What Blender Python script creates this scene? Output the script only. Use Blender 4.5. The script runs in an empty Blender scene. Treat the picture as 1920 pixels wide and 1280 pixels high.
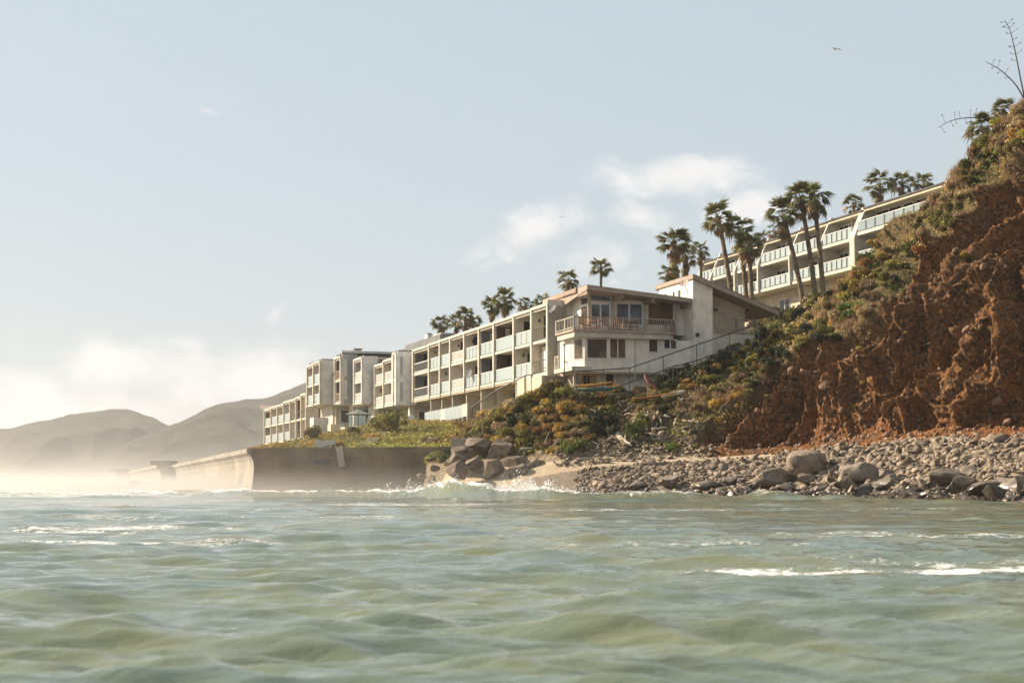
import bpy, bmesh, math, random
import numpy as np
from mathutils import Vector, Matrix

random.seed(7)
RNG = np.random.default_rng(11)
SC = bpy.context.scene
COL = SC.collection
R = math.radians

# ------------------------------------------------------------------ camera
F, HOR, H = 2900.0, 907.0, 0.85          # focal length in photo pixels, horizon row, eye height
cam_d = bpy.data.cameras.new('camera')
cam = bpy.data.objects.new('camera', cam_d); COL.objects.link(cam)
cam.location = (0, 0, H); cam.rotation_euler = (R(90), 0, 0)
cam_d.sensor_width = 36; cam_d.lens = 36 * F / 1920
cam_d.shift_y = (HOR - 640) / 1920
cam_d.clip_start = 0.2; cam_d.clip_end = 12000
cam_d.dof.use_dof = True; cam_d.dof.focus_distance = 108; cam_d.dof.aperture_fstop = 3.2
SC.camera = cam

# ------------------------------------------------------------------ light
SUN_EL, SUN_AZ = R(31), R(-70)           # azimuth measured from +Y, negative to the left
sun_dir = Vector((math.sin(SUN_AZ) * math.cos(SUN_EL), math.cos(SUN_AZ) * math.cos(SUN_EL), math.sin(SUN_EL)))
sd = bpy.data.lights.new('sun', 'SUN'); sd.energy = 5.0; sd.angle = R(0.55); sd.color = (1, 0.83, 0.62)
so = bpy.data.objects.new('sun', sd); COL.objects.link(so)
so.rotation_euler = (-sun_dir).to_track_quat('-Z', 'Y').to_euler()

SC.view_settings.view_transform = 'Standard'; SC.view_settings.look = 'None'
SC.view_settings.exposure = 1.10; SC.view_settings.gamma = 1
SC.view_settings.use_curve_mapping = False
SC.cycles.use_denoising = True
SC.cycles.max_bounces = 8; SC.cycles.diffuse_bounces = 3; SC.cycles.glossy_bounces = 3
SC.cycles.transmission_bounces = 4; SC.cycles.transparent_max_bounces = 12; SC.cycles.volume_bounces = 0
SC.cycles.volume_step_rate = 2.0; SC.cycles.sample_clamp_indirect = 6
SC.cycles.volume_max_steps = 96

# ------------------------------------------------------------------ node helpers
class NT:
    def __init__(s, tree): s.t = tree; s.n = tree.nodes; s.l = tree.links
    def add(s, typ, **kw):
        nd = s.n.new(typ)
        for k, v in kw.items():
            if k.startswith('i_'):
                key = k[2:].replace('_', ' ')
                nd.inputs[key].default_value = v
            else: setattr(nd, k, v)
        return nd
    def link(s, a, b): s.l.new(a, b)
    def math(s, op, a, b=None, c=None, clamp=False):
        nd = s.n.new('ShaderNodeMath'); nd.operation = op; nd.use_clamp = clamp
        for i, x in enumerate((a, b, c)):
            if x is None: continue
            if isinstance(x, (int, float)): nd.inputs[i].default_value = x
            else: s.l.new(x, nd.inputs[i])
        return nd.outputs[0]
    def mix(s, fac, a, b, blend='MIX'):
        nd = s.n.new('ShaderNodeMix'); nd.data_type = 'RGBA'; nd.blend_type = blend
        for sock, x in ((nd.inputs[0], fac), (nd.inputs[6], a), (nd.inputs[7], b)):
            if isinstance(x, (int, float)): sock.default_value = x
            elif isinstance(x, tuple): sock.default_value = (*x[:3], 1)
            else: s.l.new(x, sock)
        return nd.outputs[2]
    def smooth(s, x, lo, hi):
        nd = s.n.new('ShaderNodeMapRange'); nd.interpolation_type = 'SMOOTHSTEP'
        s.l.new(x, nd.inputs['Value'])
        nd.inputs['From Min'].default_value = lo; nd.inputs['From Max'].default_value = hi
        return nd.outputs['Result']
    def noise(s, vec, scale, detail=4, rough=0.55, dist=0.0):
        nd = s.n.new('ShaderNodeTexNoise')
        if vec is not None: s.l.new(vec, nd.inputs['Vector'])
        nd.inputs['Scale'].default_value = scale; nd.inputs['Detail'].default_value = detail
        nd.inputs['Roughness'].default_value = rough; nd.inputs['Distortion'].default_value = dist
        return nd.outputs['Fac']

# ------------------------------------------------------------------ world: sky with clouds
W = bpy.data.worlds.new('World'); SC.world = W; W.use_nodes = True
w = NT(W.node_tree)
for n in list(w.n): w.n.remove(n)
sky = w.add('ShaderNodeTexSky'); sky.sky_type = 'NISHITA'; sky.sun_disc = False
sky.sun_elevation = SUN_EL; sky.sun_rotation = SUN_AZ
sky.air_density = 1.0; sky.dust_density = 2.2; sky.ozone_density = 1.4; sky.altitude = 0
tc = w.add('ShaderNodeTexCoord')
sep = w.add('ShaderNodeSeparateXYZ'); w.link(tc.outputs['Generated'], sep.inputs[0])
az = w.math('ARCTAN2', sep.outputs['X'], sep.outputs['Y'])
el = w.math('ARCSINE', sep.outputs['Z'])
cmb = w.add('ShaderNodeCombineXYZ'); w.link(az, cmb.inputs[0]); w.link(w.math('MULTIPLY', el, 1.7), cmb.inputs[1])
n1 = w.noise(cmb.outputs[0], 16, 6, 0.56, 0.3)
n2 = w.noise(cmb.outputs[0], 5.2, 3, 0.5)
n3 = w.noise(cmb.outputs[0], 42, 7, 0.66, 0.4)
nn = w.math('ADD', w.math('MULTIPLY', n1, 0.62), w.math('MULTIPLY', n3, 0.38))
def aze(px, py):
    a = math.atan((px - 960) / F)
    return a, math.atan((HOR - py) / F * math.cos(a))
cover = None
# px, py, half-width, half-height, tilt, strength
for (cx, cy, hw, hh, tilt, st) in [(265, 690, 210, 62, 0, 1.0), (95, 775, 260, 90, 0, 1.0), (480, 705, 170, 62, -.12, 1.0),
                                   (515, 588, 42, 17, -.9, .62), (1265, 335, 175, 42, -.05, 1.0), (1005, 430, 130, 44, -.42, 1.0),
                                   (1205, 404, 85, 38, .2, .8), (1115, 492, 95, 42, 0, .85), (1400, 392, 85, 44, -.2, .8),
                                   (-500, 740, 420, 120, 0, 1.0), (380, 205, 22, 8, .2, .42), (2700, 420, 300, 70, -.1, .9), (2500, 600, 200, 50, 0, .9)]:
    a0, e0 = aze(cx, cy); sx, sy = hw / F, hh / F
    da = w.math('SUBTRACT', az, a0); de = w.math('SUBTRACT', el, e0)
    c, s_ = math.cos(-tilt), math.sin(-tilt)
    u = w.math('ADD', w.math('MULTIPLY', da, c / sx), w.math('MULTIPLY', de, s_ / sx))
    v = w.math('ADD', w.math('MULTIPLY', da, -s_ / sy), w.math('MULTIPLY', de, c / sy))
    d = w.math('SQRT', w.math('ADD', w.math('MULTIPLY', u, u), w.math('MULTIPLY', v, v)))
    m = w.math('MULTIPLY', w.math('SUBTRACT', 1.28, d), st)
    cover = m if cover is None else w.math('MAXIMUM', cover, m)
# scattered clouds over the rest of the sky, same family
band = w.math('MULTIPLY', w.smooth(w.math('ABSOLUTE', az), 0.42, 0.7), w.smooth(el, 0.9, 0.2))
cover = w.math('MAXIMUM', cover, w.math('SUBTRACT', w.math('MULTIPLY', w.math('MULTIPLY', n2, band), 2.2), 0.75))
dens = w.math('ADD', cover, w.math('MULTIPLY', w.math('SUBTRACT', nn, 0.5), 3.4))
cm = w.math('MULTIPLY', w.smooth(dens, 0.12, 1.1), 0.95)
cm = w.math('MULTIPLY', cm, w.smooth(el, -0.01, 0.01))
skyc = w.mix(0.74, sky.outputs[0], (5.25, 6.1, 6.6))          # thin high veil that whitens the blue
cloudc = w.mix(w.smooth(n1, 0.3, 0.7), (7.1, 7.15, 7.25), (8.1, 8.1, 8.1))
mixc = w.mix(cm, skyc, cloudc)
bg = w.add('ShaderNodeBackground'); bg.inputs['Strength'].default_value = 0.0555
w.link(mixc, bg.inputs['Color'])
wo = w.add('ShaderNodeOutputWorld'); w.link(bg.outputs[0], wo.inputs['Surface'])

# ------------------------------------------------------------------ numeric helpers
def P(px, py, Y): return Vector(((px - 960) / F * Y, Y, H + (HOR - py) / F * Y))
def proj(p):
    p = np.asarray(p); Y = np.maximum(p[..., 1], 0.1)
    return 960 + F * p[..., 0] / Y, HOR - F * (p[..., 2] - H) / Y

def _hash(ix, iy, iz):
    h = (ix * 374761393 + iy * 668265263 + iz * 2147483647 + 1013904223) & 0xffffffff
    h = ((h ^ (h >> 13)) * 1274126177) & 0xffffffff
    h = ((h ^ (h >> 16)) * 2246822519) & 0xffffffff
    return ((h ^ (h >> 15)) & 0xffffff) / float(0xffffff)
def vn(x, y, z=0.0):
    """value noise in -1..1, vectorised"""
    x, y, z = np.broadcast_arrays(np.asarray(x, float), np.asarray(y, float), np.asarray(z, float))
    fx, fy, fz = np.floor(x), np.floor(y), np.floor(z)
    ix, iy, iz = fx.astype(np.int64), fy.astype(np.int64), fz.astype(np.int64)
    q = lambda t: t * t * t * (t * (t * 6 - 15) + 10)
    tx, ty, tz = q(x - fx), q(y - fy), q(z - fz)
    r = 0
    for a in (0, 1):
        for b in (0, 1):
            for c in (0, 1):
                r = r + _hash(ix + a, iy + b, iz + c) * (tx if a else 1 - tx) * (ty if b else 1 - ty) * (tz if c else 1 - tz)
    return r * 2 - 1
def fbm(x, y, z=0.0, o=4, g=0.5):
    s, a, f = 0, 1.0, 1.0
    for i in range(o):
        s = s + a * vn(np.asarray(x) * f + 17.3 * i, np.asarray(y) * f - 9.1 * i, np.asarray(z) * f + 3.7 * i); a *= g; f *= 2.03
    return s
def sst(x, lo, hi):
    t = np.clip((np.asarray(x, float) - lo) / (hi - lo), 0, 1); return t * t * (3 - 2 * t)
def interp(x, pts): return np.interp(x, [p[0] for p in pts], [p[1] for p in pts])

# ------------------------------------------------------------------ object helpers
def tag(o, label=None, cat=None, group=None, kind=None):
    if label: o['label'] = label
    if cat: o['category'] = cat
    if group: o['group'] = group
    if kind: o['kind'] = kind
    return o
def empty(name, loc=(0, 0, 0), rz=0.0):
    o = bpy.data.objects.new(name, None); COL.objects.link(o)
    o.location = loc; o.rotation_euler = (0, 0, rz); o.empty_display_size = 0.3
    return o
def mesh_np(name, V, Fc, mat=None, parent=None, smooth=False, loc=None):
    """V (n,3) array, Fc (m,k) array with constant k"""
    V = np.asarray(V, np.float32); Fc = np.asarray(Fc, np.int32)
    me = bpy.data.meshes.new(name); k = Fc.shape[1]
    me.vertices.add(len(V)); me.vertices.foreach_set('co', V.ravel())
    me.loops.add(Fc.size); me.loops.foreach_set('vertex_index', Fc.ravel())
    me.polygons.add(len(Fc)); me.polygons.foreach_set('loop_start', np.arange(0, Fc.size, k, dtype=np.int32))
    if smooth: me.polygons.foreach_set('use_smooth', np.ones(len(Fc), bool))
    me.update(calc_edges=True); me.validate()
    if mat: me.materials.append(mat)
    o = bpy.data.objects.new(name, me); COL.objects.link(o)
    if parent: o.parent = parent
    if loc is not None: o.location = loc
    return o
def attr(o, name, vals):
    a = o.data.attributes.new(name, 'FLOAT', 'POINT'); a.data.foreach_set('value', np.asarray(vals, np.float32).ravel())
def attr_col(o, name, vals):
    vals = np.asarray(vals, np.float32); vals = np.concatenate([vals, np.ones((len(vals), 1), np.float32)], 1)
    a = o.data.attributes.new(name, 'FLOAT_COLOR', 'POINT'); a.data.foreach_set('color', vals.ravel())

class MB:
    def __init__(s): s.v = []; s.f = []
    def quad(s, *p):
        i = len(s.v); s.v += [tuple(q) for q in p]; s.f.append(tuple(range(i, i + len(p)))); return s
    def box(s, x0, x1, y0, y1, z0, z1):
        x0, x1 = sorted((x0, x1)); y0, y1 = sorted((y0, y1)); z0, z1 = sorted((z0, z1))
        i = len(s.v)
        s.v += [(x0, y0, z0), (x1, y0, z0), (x1, y1, z0), (x0, y1, z0), (x0, y0, z1), (x1, y0, z1), (x1, y1, z1), (x0, y1, z1)]
        s.f += [(i, i+3, i+2, i+1), (i+4, i+5, i+6, i+7), (i, i+1, i+5, i+4), (i+1, i+2, i+6, i+5), (i+2, i+3, i+7, i+6), (i+3, i, i+4, i+7)]
        return s
    def prism(s, poly, z0, z1):
        """poly: ccw plan points; z0 / z1 number or list per point"""
        n = len(poly); i = len(s.v)
        za = z0 if isinstance(z0, (list, tuple)) else [z0] * n
        zb = z1 if isinstance(z1, (list, tuple)) else [z1] * n
        s.v += [(p[0], p[1], za[k]) for k, p in enumerate(poly)] + [(p[0], p[1], zb[k]) for k, p in enumerate(poly)]
        s.f.append(tuple(i + k for k in reversed(range(n)))); s.f.append(tuple(i + n + k for k in range(n)))
        for k in range(n):
            j = (k + 1) % n; s.f.append((i + k, i + j, i + n + j, i + n + k))
        return s
    def extrude(s, pts, vec):
        """planar polygon pts swept by vec"""
        n = len(pts); i = len(s.v); v = Vector(vec)
        s.v += [tuple(p) for p in pts] + [tuple(Vector(p) + v) for p in pts]
        s.f.append(tuple(i + k for k in reversed(range(n)))); s.f.append(tuple(i + n + k for k in range(n)))
        for k in range(n):
            j = (k + 1) % n; s.f.append((i + k, i + j, i + n + j, i + n + k))
        return s
    def tube(s, pts, rad, n=6, cap=True):
        pts = [Vector(p) for p in pts]; rs = rad if isinstance(rad, (list, tuple)) else [rad] * len(pts)
        i0 = len(s.v)
        for k, p in enumerate(pts):
            d = (pts[min(k + 1, len(pts) - 1)] - pts[max(k - 1, 0)]).normalized()
            a = d.cross(Vector((0, 0, 1)) if abs(d.z) < 0.9 else Vector((1, 0, 0))).normalized(); b = d.cross(a)
            for m in range(n):
                t = 2 * math.pi * m / n; s.v.append(tuple(p + (a * math.cos(t) + b * math.sin(t)) * rs[k]))
        for k in range(len(pts) - 1):
            for m in range(n):
                m2 = (m + 1) % n
                s.f.append((i0 + k*n + m, i0 + k*n + m2, i0 + (k+1)*n + m2, i0 + (k+1)*n + m))
        if cap:
            s.f.append(tuple(i0 + m for m in reversed(range(n)))); e = i0 + (len(pts) - 1) * n
            s.f.append(tuple(e + m for m in range(n)))
        return s
    def build(s, name, mat, parent=None, smooth=False, loc=None):
        me = bpy.data.meshes.new(name); me.from_pydata(s.v, [], s.f)
        bm = bmesh.new(); bm.from_mesh(me); bmesh.ops.recalc_face_normals(bm, faces=bm.faces); bm.to_mesh(me); bm.free()
        if smooth: me.polygons.foreach_set('use_smooth', [True] * len(me.polygons))
        me.materials.append(mat); me.update()
        o = bpy.data.objects.new(name, me); COL.objects.link(o)
        if parent: o.parent = parent
        if loc is not None: o.location = loc
        return o
def copy_tree(o, parent=None):
    c = o.copy(); COL.objects.link(c); c.parent = parent
    for ch in o.children: copy_tree(ch, c)
    return c

class Frame:
    """plan frame of a building: local x / y axes on the ground, pixel look-ups on planes of constant y"""
    def __init__(s, ox, oy, ang):
        s.o = (ox, oy); s.a = ang; s.ex = (math.cos(ang), math.sin(ang)); s.ey = (-math.sin(ang), math.cos(ang))
    def world(s, x, y, z=0): return Vector((s.o[0] + x*s.ex[0] + y*s.ey[0], s.o[1] + x*s.ex[1] + y*s.ey[1], z))
    def x(s, px, y=0.0):
        k = (px - 960) / F
        return (k * (s.o[1] + y*s.ey[1]) - s.o[0] - y*s.ey[0]) / (s.ex[0] - k*s.ex[1])
    def y(s, px, x):
        k = (px - 960) / F
        return (k * (s.o[1] + x*s.ex[1]) - s.o[0] - x*s.ex[0]) / (s.ey[0] - k*s.ey[1])
    def z(s, py, x, y): return H + (HOR - py) / F * s.world(x, y).y
    def xz(s, px, py, y=0.0):
        x = s.x(px, y); return x, s.z(py, x, y)
    def local(s, px, Y):
        X = (px - 960) / F * Y; dx, dy = X - s.o[0], Y - s.o[1]
        return dx*s.ex[0] + dy*s.ex[1], dx*s.ey[0] + dy*s.ey[1]
    def root(s, name, z=0.0): return empty(name, (s.o[0], s.o[1], z), s.a)

# ------------------------------------------------------------------ materials
def new_mat(name):
    m = bpy.data.materials.new(name); m.use_nodes = True
    t = NT(m.node_tree); bs = t.n['Principled BSDF']; return m, t, bs
def paint(name, col, rough=0.75, var=0.12, scale=1.3, streak=0.0, bump=0.0, bscale=30, spec=0.3, metal=0.0):
    """weathered flat paint / plaster: two tones by noise, vertical streaks, fine relief"""
    m, t, bs = new_mat(name)
    tcn = t.add('ShaderNodeTexCoord')
    nz = t.noise(tcn.outputs['Object'], scale, 5, 0.6)
    dark = tuple(c * (1 - var * 1.6) for c in col); lite = tuple(min(1, c * (1 + var * 0.6)) for c in col)
    c = t.mix(t.smooth(nz, 0.3, 0.7), dark, lite)
    if streak:
        mp = t.add('ShaderNodeMapping'); mp.inputs['Scale'].default_value = (5, 5, 0.35); t.link(tcn.outputs['Object'], mp.inputs['Vector'])
        sn = t.noise(mp.outputs[0], 1.6, 5, 0.65)
        c = t.mix(t.math('MULTIPLY', t.smooth(sn, 0.5, 0.78), streak), c, tuple(x * f for x, f in zip(col, (0.45, 0.4, 0.33))))
    t.link(c, bs.inputs['Base Color'])
    bs.inputs['Roughness'].default_value = rough; bs.inputs['Specular IOR Level'].default_value = spec; bs.inputs['Metallic'].default_value = metal
    if bump:
        bn = t.noise(tcn.outputs['Object'], bscale, 4, 0.6)
        b = t.add('ShaderNodeBump'); b.inputs['Strength'].default_value = bump; b.inputs['Distance'].default_value = 0.02
        t.link(bn, b.inputs['Height']); t.link(b.outputs[0], bs.inputs['Normal'])
    return m
def glass(name, col=(0.022, 0.024, 0.026), rough=0.1, spec=0.25):
    m, t, bs = new_mat(name)
    tcn = t.add('ShaderNodeTexCoord'); nz = t.noise(tcn.outputs['Object'], 0.9, 3, 0.5)
    t.link(t.mix(t.smooth(nz, 0.35, 0.65), tuple(c * 0.6 for c in col), tuple(c * 1.5 for c in col)), bs.inputs['Base Color'])
    bs.inputs['Roughness'].default_value = rough; bs.inputs['Specular IOR Level'].default_value = spec
    b = t.add('ShaderNodeBump'); b.inputs['Strength'].default_value = 0.04; t.link(t.noise(tcn.outputs['Object'], 0.7, 2), b.inputs['Height']); t.link(b.outputs[0], bs.inputs['Normal'])
    return m
def frosted(name, col):
    m, t, bs = new_mat(name)
    bs.inputs['Base Color'].default_value = (*col, 1); bs.inputs['Roughness'].default_value = 0.25
    tr = t.add('ShaderNodeBsdfTranslucent'); tr.inputs['Color'].default_value = (*col, 1)
    mx = t.add('ShaderNodeMixShader'); mx.inputs[0].default_value = 0.4
    t.link(bs.outputs[0], mx.inputs[1]); t.link(tr.outputs[0], mx.inputs[2])
    t.link(mx.outputs[0], t.n['Material Output'].inputs['Surface'])
    return m
def leafmat(name, vc=True, col=(0.1, 0.12, 0.03), trans=0.35, var=0.35):
    m, t, bs = new_mat(name)
    if vc:
        a = t.add('ShaderNodeAttribute'); a.attribute_name = 'col'; base = a.outputs['Color']
    else:
        base = t.add('ShaderNodeRGB').outputs[0]; base.default_value = (*col, 1)
    oi = t.add('ShaderNodeObjectInfo')
    hs = t.add('ShaderNodeHueSaturation'); t.link(base, hs.inputs['Color'])
    t.link(t.math('ADD', t.math('MULTIPLY', oi.outputs['Random'], 0.05), 0.475), hs.inputs['Hue'])
    t.link(t.math('ADD', t.math('MULTIPLY', oi.outputs['Random'], var * 2), 1 - var), hs.inputs['Value'])
    t.link(hs.outputs[0], bs.inputs['Base Color']); bs.inputs['Roughness'].default_value = 0.6; bs.inputs['Specular IOR Level'].default_value = 0.25
    tr = t.add('ShaderNodeBsdfTranslucent'); t.link(hs.outputs[0], tr.inputs['Color'])
    mx = t.add('ShaderNodeMixShader'); mx.inputs[0].default_value = trans
    t.link(bs.outputs[0], mx.inputs[1]); t.link(tr.outputs[0], mx.inputs[2])
    t.link(mx.outputs[0], t.n['Material Output'].inputs['Surface'])
    return m
M = dict(
    white=paint('white_plaster', (0.54, 0.495, 0.425), streak=0.25, bump=0.2),
    bright=paint('bright_white_plaster', (0.84, 0.81, 0.76), streak=0.12, bump=0.1),
    offwhite=paint('offwhite_plaster', (0.51, 0.465, 0.395), streak=0.3, bump=0.2),
    house=paint('house_plaster', (0.76, 0.69, 0.60), streak=0.22, bump=0.25),
    cream=paint('cream_plaster', (0.53, 0.45, 0.33), streak=0.25),
    beige=paint('beige_plaster', (0.55, 0.49, 0.39), streak=0.2),
    pink=paint('pink_beige_plaster', (0.60, 0.50, 0.42), streak=0.2),
    grey=paint('grey_plaster', (0.33, 0.32, 0.30), streak=0.2),
    lgrey=paint('light_grey_plaster', (0.60, 0.575, 0.535), streak=0.2),
    dgrey=paint('slate_plaster', (0.13, 0.135, 0.14), streak=0.2),
    brown=paint('dark_brown_boards', (0.09, 0.065, 0.05), streak=0.3),
    taupe=paint('taupe_trim', (0.36, 0.28, 0.23), streak=0.3),
    soffit=paint('soffit_boards', (0.28, 0.21, 0.16), streak=0.2),
    roof=paint('dark_roofing', (0.09, 0.08, 0.08), rough=0.9, var=0.25, bump=0.4),
    metal=paint('dark_metal', (0.05, 0.05, 0.055), rough=0.5),
    wmetal=paint('white_metal', (0.72, 0.71, 0.69), rough=0.45, var=0.05),
    curtain=paint('pale_curtain', (0.62, 0.58, 0.5), var=0.15, scale=4),
    pane=glass('dark_pane'), skypane=glass('sky_tinted_pane', (0.10, 0.14, 0.19)), brownpane=glass('screened_pane', (0.085, 0.062, 0.045), 0.2, 0.35),  # bluish panes of the upper storey: reflected sky put into the base colour
    frost=frosted('frosted_glass', (0.50, 0.585, 0.60)), frost2=frosted('frosted_glass_dim', (0.36, 0.44, 0.47)),
    leaf=leafmat('leaf'),
)

# ================================================================== LARGE STRUCTURE
def grid_faces(nu, nv, mask=None):
    i = np.arange(nu * nv).reshape(nu, nv)
    q = np.stack([i[:-1, :-1], i[1:, :-1], i[1:, 1:], i[:-1, 1:]], -1).reshape(-1, 4)
    if mask is not None:
        mk = mask.reshape(nu, nv); k = (mk[:-1, :-1] & mk[1:, :-1] & mk[1:, 1:] & mk[:-1, 1:]).ravel(); q = q[k]
    return q
def crom(P0, n):
    """Catmull-Rom resample along axis 0 of (k, ..., 3)"""
    P0 = np.asarray(P0, float); k = len(P0); t = np.linspace(0, k - 1, n); i = np.minimum(t.astype(int), k - 2); f = t - i
    g = lambda j: P0[np.clip(j, 0, k - 1)]
    f = f.reshape((-1,) + (1,) * (P0.ndim - 1))
    a, b, c, d = g(i - 1), g(i), g(i + 1), g(i + 2)
    return 0.5 * ((2*b) + (-a + c)*f + (2*a - 5*b + 4*c - d)*f**2 + (-a + 3*b - 3*c + d)*f**3)
def grid_normals(G):
    du = np.gradient(G, axis=0); dv = np.gradient(G, axis=1); n = np.cross(du, dv)
    n /= np.linalg.norm(n, axis=-1, keepdims=True) + 1e-9; return n
class Surf:
    """displaced grid with pixel look-up"""
    def __init__(s, G):
        s.G = G; s.px, s.py = proj(G); s.N = grid_normals(G)
        if (s.N * (G - np.array([0, 0, H]))).sum() > 0: s.N = -s.N
        s.colmax = np.maximum.accumulate(s.px.max(1)); s.colmin = np.minimum.accumulate(s.px.min(1)[::-1])[::-1]
    def at(s, px, py):
        u0 = np.searchsorted(s.colmax, px - 60); u1 = np.searchsorted(s.colmin, px + 60)
        u0, u1 = max(0, min(u0, u1 - 2)), max(u1, u0 + 2)
        A = s.px[u0:u1, ::2] - px; B = s.py[u0:u1, ::2] - py; d = A * A + B * B; lim = max(4.0, math.sqrt(d.min()) + 0.5) ** 2
        Y = np.where(d < lim, s.G[u0:u1, ::2, 1], 1e9); i = np.unravel_index(np.argmin(Y), Y.shape); i = (i[0] + u0, i[1] * 2)
        return Vector(s.G[i]), Vector(s.N[i])

# ---- cliff and bluff: columns left to right, rails from foot to back
ST = [  # px, foot (py, Y), crest (py, Y)
    (800, (872, 104.5), (836, 112)), (860, (868, 103.5), (815, 111)), (920, (864, 102), (775, 110)), (980, (862, 101), (746, 108.5)),
    (1060, (850, 100), (736, 106.5)), (1150, (843, 99.5), (738, 106)), (1250, (846, 98.5), (715, 106.5)), (1340, (846, 97), (675, 107.5)),
    (1430, (841, 96), (628, 108.5)), (1500, (834, 95), (585, 109.5)), (1570, (826, 94), (522, 109.5)), (1650, (818, 92.5), (440, 108.5)),
    (1750, (812, 91), (362, 106)), (1850, (812, 89.5), (250, 103)), (1950, (808, 88), (160, 100)), (2100, (800, 86), (40, 97)), (2300, (790, 83), (-60, 93))]
rails = []
for px, (fy, fY), (cy, cY) in ST:
    turn = 7.5 * max(0, (px - 1450) / 500); fY -= turn; cY -= turn
    f = np.array(P(px, fy, fY)); fy = fy + 8 * np.clip((px - 1350) / 200, 0, 1); f = np.array(P(px, fy, fY)); c = np.array(P(px, cy + 22 * np.clip((px - 1380) / 150, 0, 1), cY)); dz = c[2] - f[2]; k = np.clip((px - 1330) / 250, 0, 1)
    # sub-foot, foot, talus, lower, middle, upper, crest, back, far back
    under = f + np.array([-.2, -2.2, -2.6]); tal = f + (c - f) * np.array([.10, .10, .05 + .05 * (1 - k)])
    lo = f + (c - f) * np.array([.28, .28, .28 + .12 * k]); mid = f + (c - f) * np.array([.52, .52, .52 + .14 * k]); up = f + (c - f) * np.array([.78, .78, .80 + .05 * k])
    back = c + np.array([.8, 3, -.1]); far = c + np.array([2.5, 12, -1.0])
    rails.append([under, f, tal, lo, mid, up, c, back, far])
NU, NV = 980, 380
CG = crom(np.array(rails), NU)                      # (NU, 9, 3)
CG = np.transpose(crom(np.transpose(CG, (1, 0, 2)), NV), (1, 0, 2))
base_px, base_py = proj(CG)
CN = grid_normals(CG); CN = np.where(((CN * (CG - [0, 0, H])).sum(-1) > 0)[..., None], -CN, CN)
CAP = [(1200, 900), (1290, 842), (1330, 800), (1400, 772), (1440, 700), (1500, 668), (1560, 655), (1600, 625), (1640, 570), (1700, 505), (1790, 450), (1835, 335), (1870, 310), (1920, 285), (2000, 270), (2300, 150)]
capy = interp(base_px, CAP) + 14 * fbm(CG[..., 0] * .5, CG[..., 2] * .5, 0, 3)
bare = sst(base_py - capy, -14, 18) * sst(base_px, 1270, 1330)
along = CG[..., 0] * .83 - CG[..., 1] * .55; zz = CG[..., 2]
wx = fbm(along * .16, zz * .16, 2.0, 3)
g = along - .72 * zz + wx * 2.2
rid = lambda u, v, o=3: 1 - np.abs(fbm(u, v, 5.0, o)) * 1.7
tri = lambda x: 1 - 4 * np.abs(x - np.floor(x) - .5)            # -1..1 triangle wave: sharp ribs and gullies
w1, w2 = fbm(along * .22, zz * .10, 11, 3), fbm(along * .5, zz * .3, 15, 3)
d = 1.75 * tri(g / 5.0 + .45 * w1) * (.8 + .4 * vn(along * .15, zz * .1, 3)) + .85 * tri(g / 1.9 + .45 * w2) * (.75 + .5 * vn(along * .4, zz * .15, 8)) + 1.3 * (rid(g / 9, zz * .05 + 3, 2) - .5)
d += .30 * tri(g / .66 + .8 * fbm(along, zz * .7, 3, 2)) * (.6 + .7 * vn(along * .7, zz * .6, 21))
d += .12 * (rid(along * .9, zz * .9 + CG[..., 1] * .5, 3) - .5)
el_ = (along * .72 + zz)
d += .40 * fbm(g / 1.9, el_ / 7, 4, 3) + .20 * fbm(g / .35, el_ / 1.2, 9, 2)
d += .26 * fbm(along * 1.1, zz * 1.1, CG[..., 1] * 1.1, 5, .6) + .07 * vn(along * 5, zz * 5, CG[..., 1] * 5)
VV = np.linspace(0, 1, NV)[None, :]; edge = sst(VV, .11, .40)
iso = .34 * fbm(along * .55, zz * .55, CG[..., 1] * .55, 4) + .22 * (rid(g / 2.7, zz * .12, 2) - .5) * sst(base_px, 1300, 1450)
d = (d * bare + iso * (1 - bare)) * edge * sst(np.linspace(0, 1, NV), 1.0, .80)[None, :]
d -= edge * 2.2 * np.exp(-((base_px - 1885) / 55) ** 2 - ((base_py - 745) / 75) ** 4)            # hollow at the foot
d -= 1.9 * np.exp(-((base_px - 1905) / 75) ** 4 - ((base_py - 390) / 95) ** 6)            # cut face under the cap
d -= 1.6 * np.exp(-((base_px - 1700) / 50) ** 2 - ((base_py - 500) / 75) ** 2)
slope_l = sst(base_px, 1320, 1180) * edge
d += slope_l * (.25 * fbm(CG[..., 0] * .8, CG[..., 2] * .8, 0, 3))
d[:, :int(NV * .05)] = 0
CG = CG + CN * d[..., None]
CG += (np.stack([vn(along * 3, zz * 3, 1), vn(along * 3, zz * 3, 9), vn(along * 3, zz * 3, 17)], -1) * .05) * (bare * edge)[..., None]
cliffS = Surf(CG)
m, t, bs = new_mat('cliff_earth')
a = t.add('ShaderNodeAttribute'); a.attribute_name = 'bare'
tcn = t.add('ShaderNodeTexCoord'); ob = tcn.outputs['Object']
big = t.noise(ob, 0.22, 4, .6); mid_ = t.noise(ob, 1.6, 5, .65); fine = t.noise(ob, 9, 4, .7)
red = t.mix(t.smooth(big, .35, .65), (0.165, 0.088, 0.044), (0.29, 0.128, 0.046))
sz = t.add('ShaderNodeSeparateXYZ'); t.link(ob, sz.inputs[0])
red = t.mix(t.math('MULTIPLY', t.smooth(t.math('ADD', sz.outputs['Z'], t.math('MULTIPLY', big, 6)), 9.5, 6.0), .8), red, (0.31, 0.118, 0.038))     # orange lower stratum
red = t.mix(t.smooth(mid_, .42, .72), red, (0.11, 0.07, 0.042))
red = t.mix(t.smooth(fine, .55, .75), red, (0.28, 0.165, 0.09))
v2 = t.add('ShaderNodeTexVoronoi'); v2.inputs['Scale'].default_value = 6.5; t.link(ob, v2.inputs['Vector'])
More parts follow.
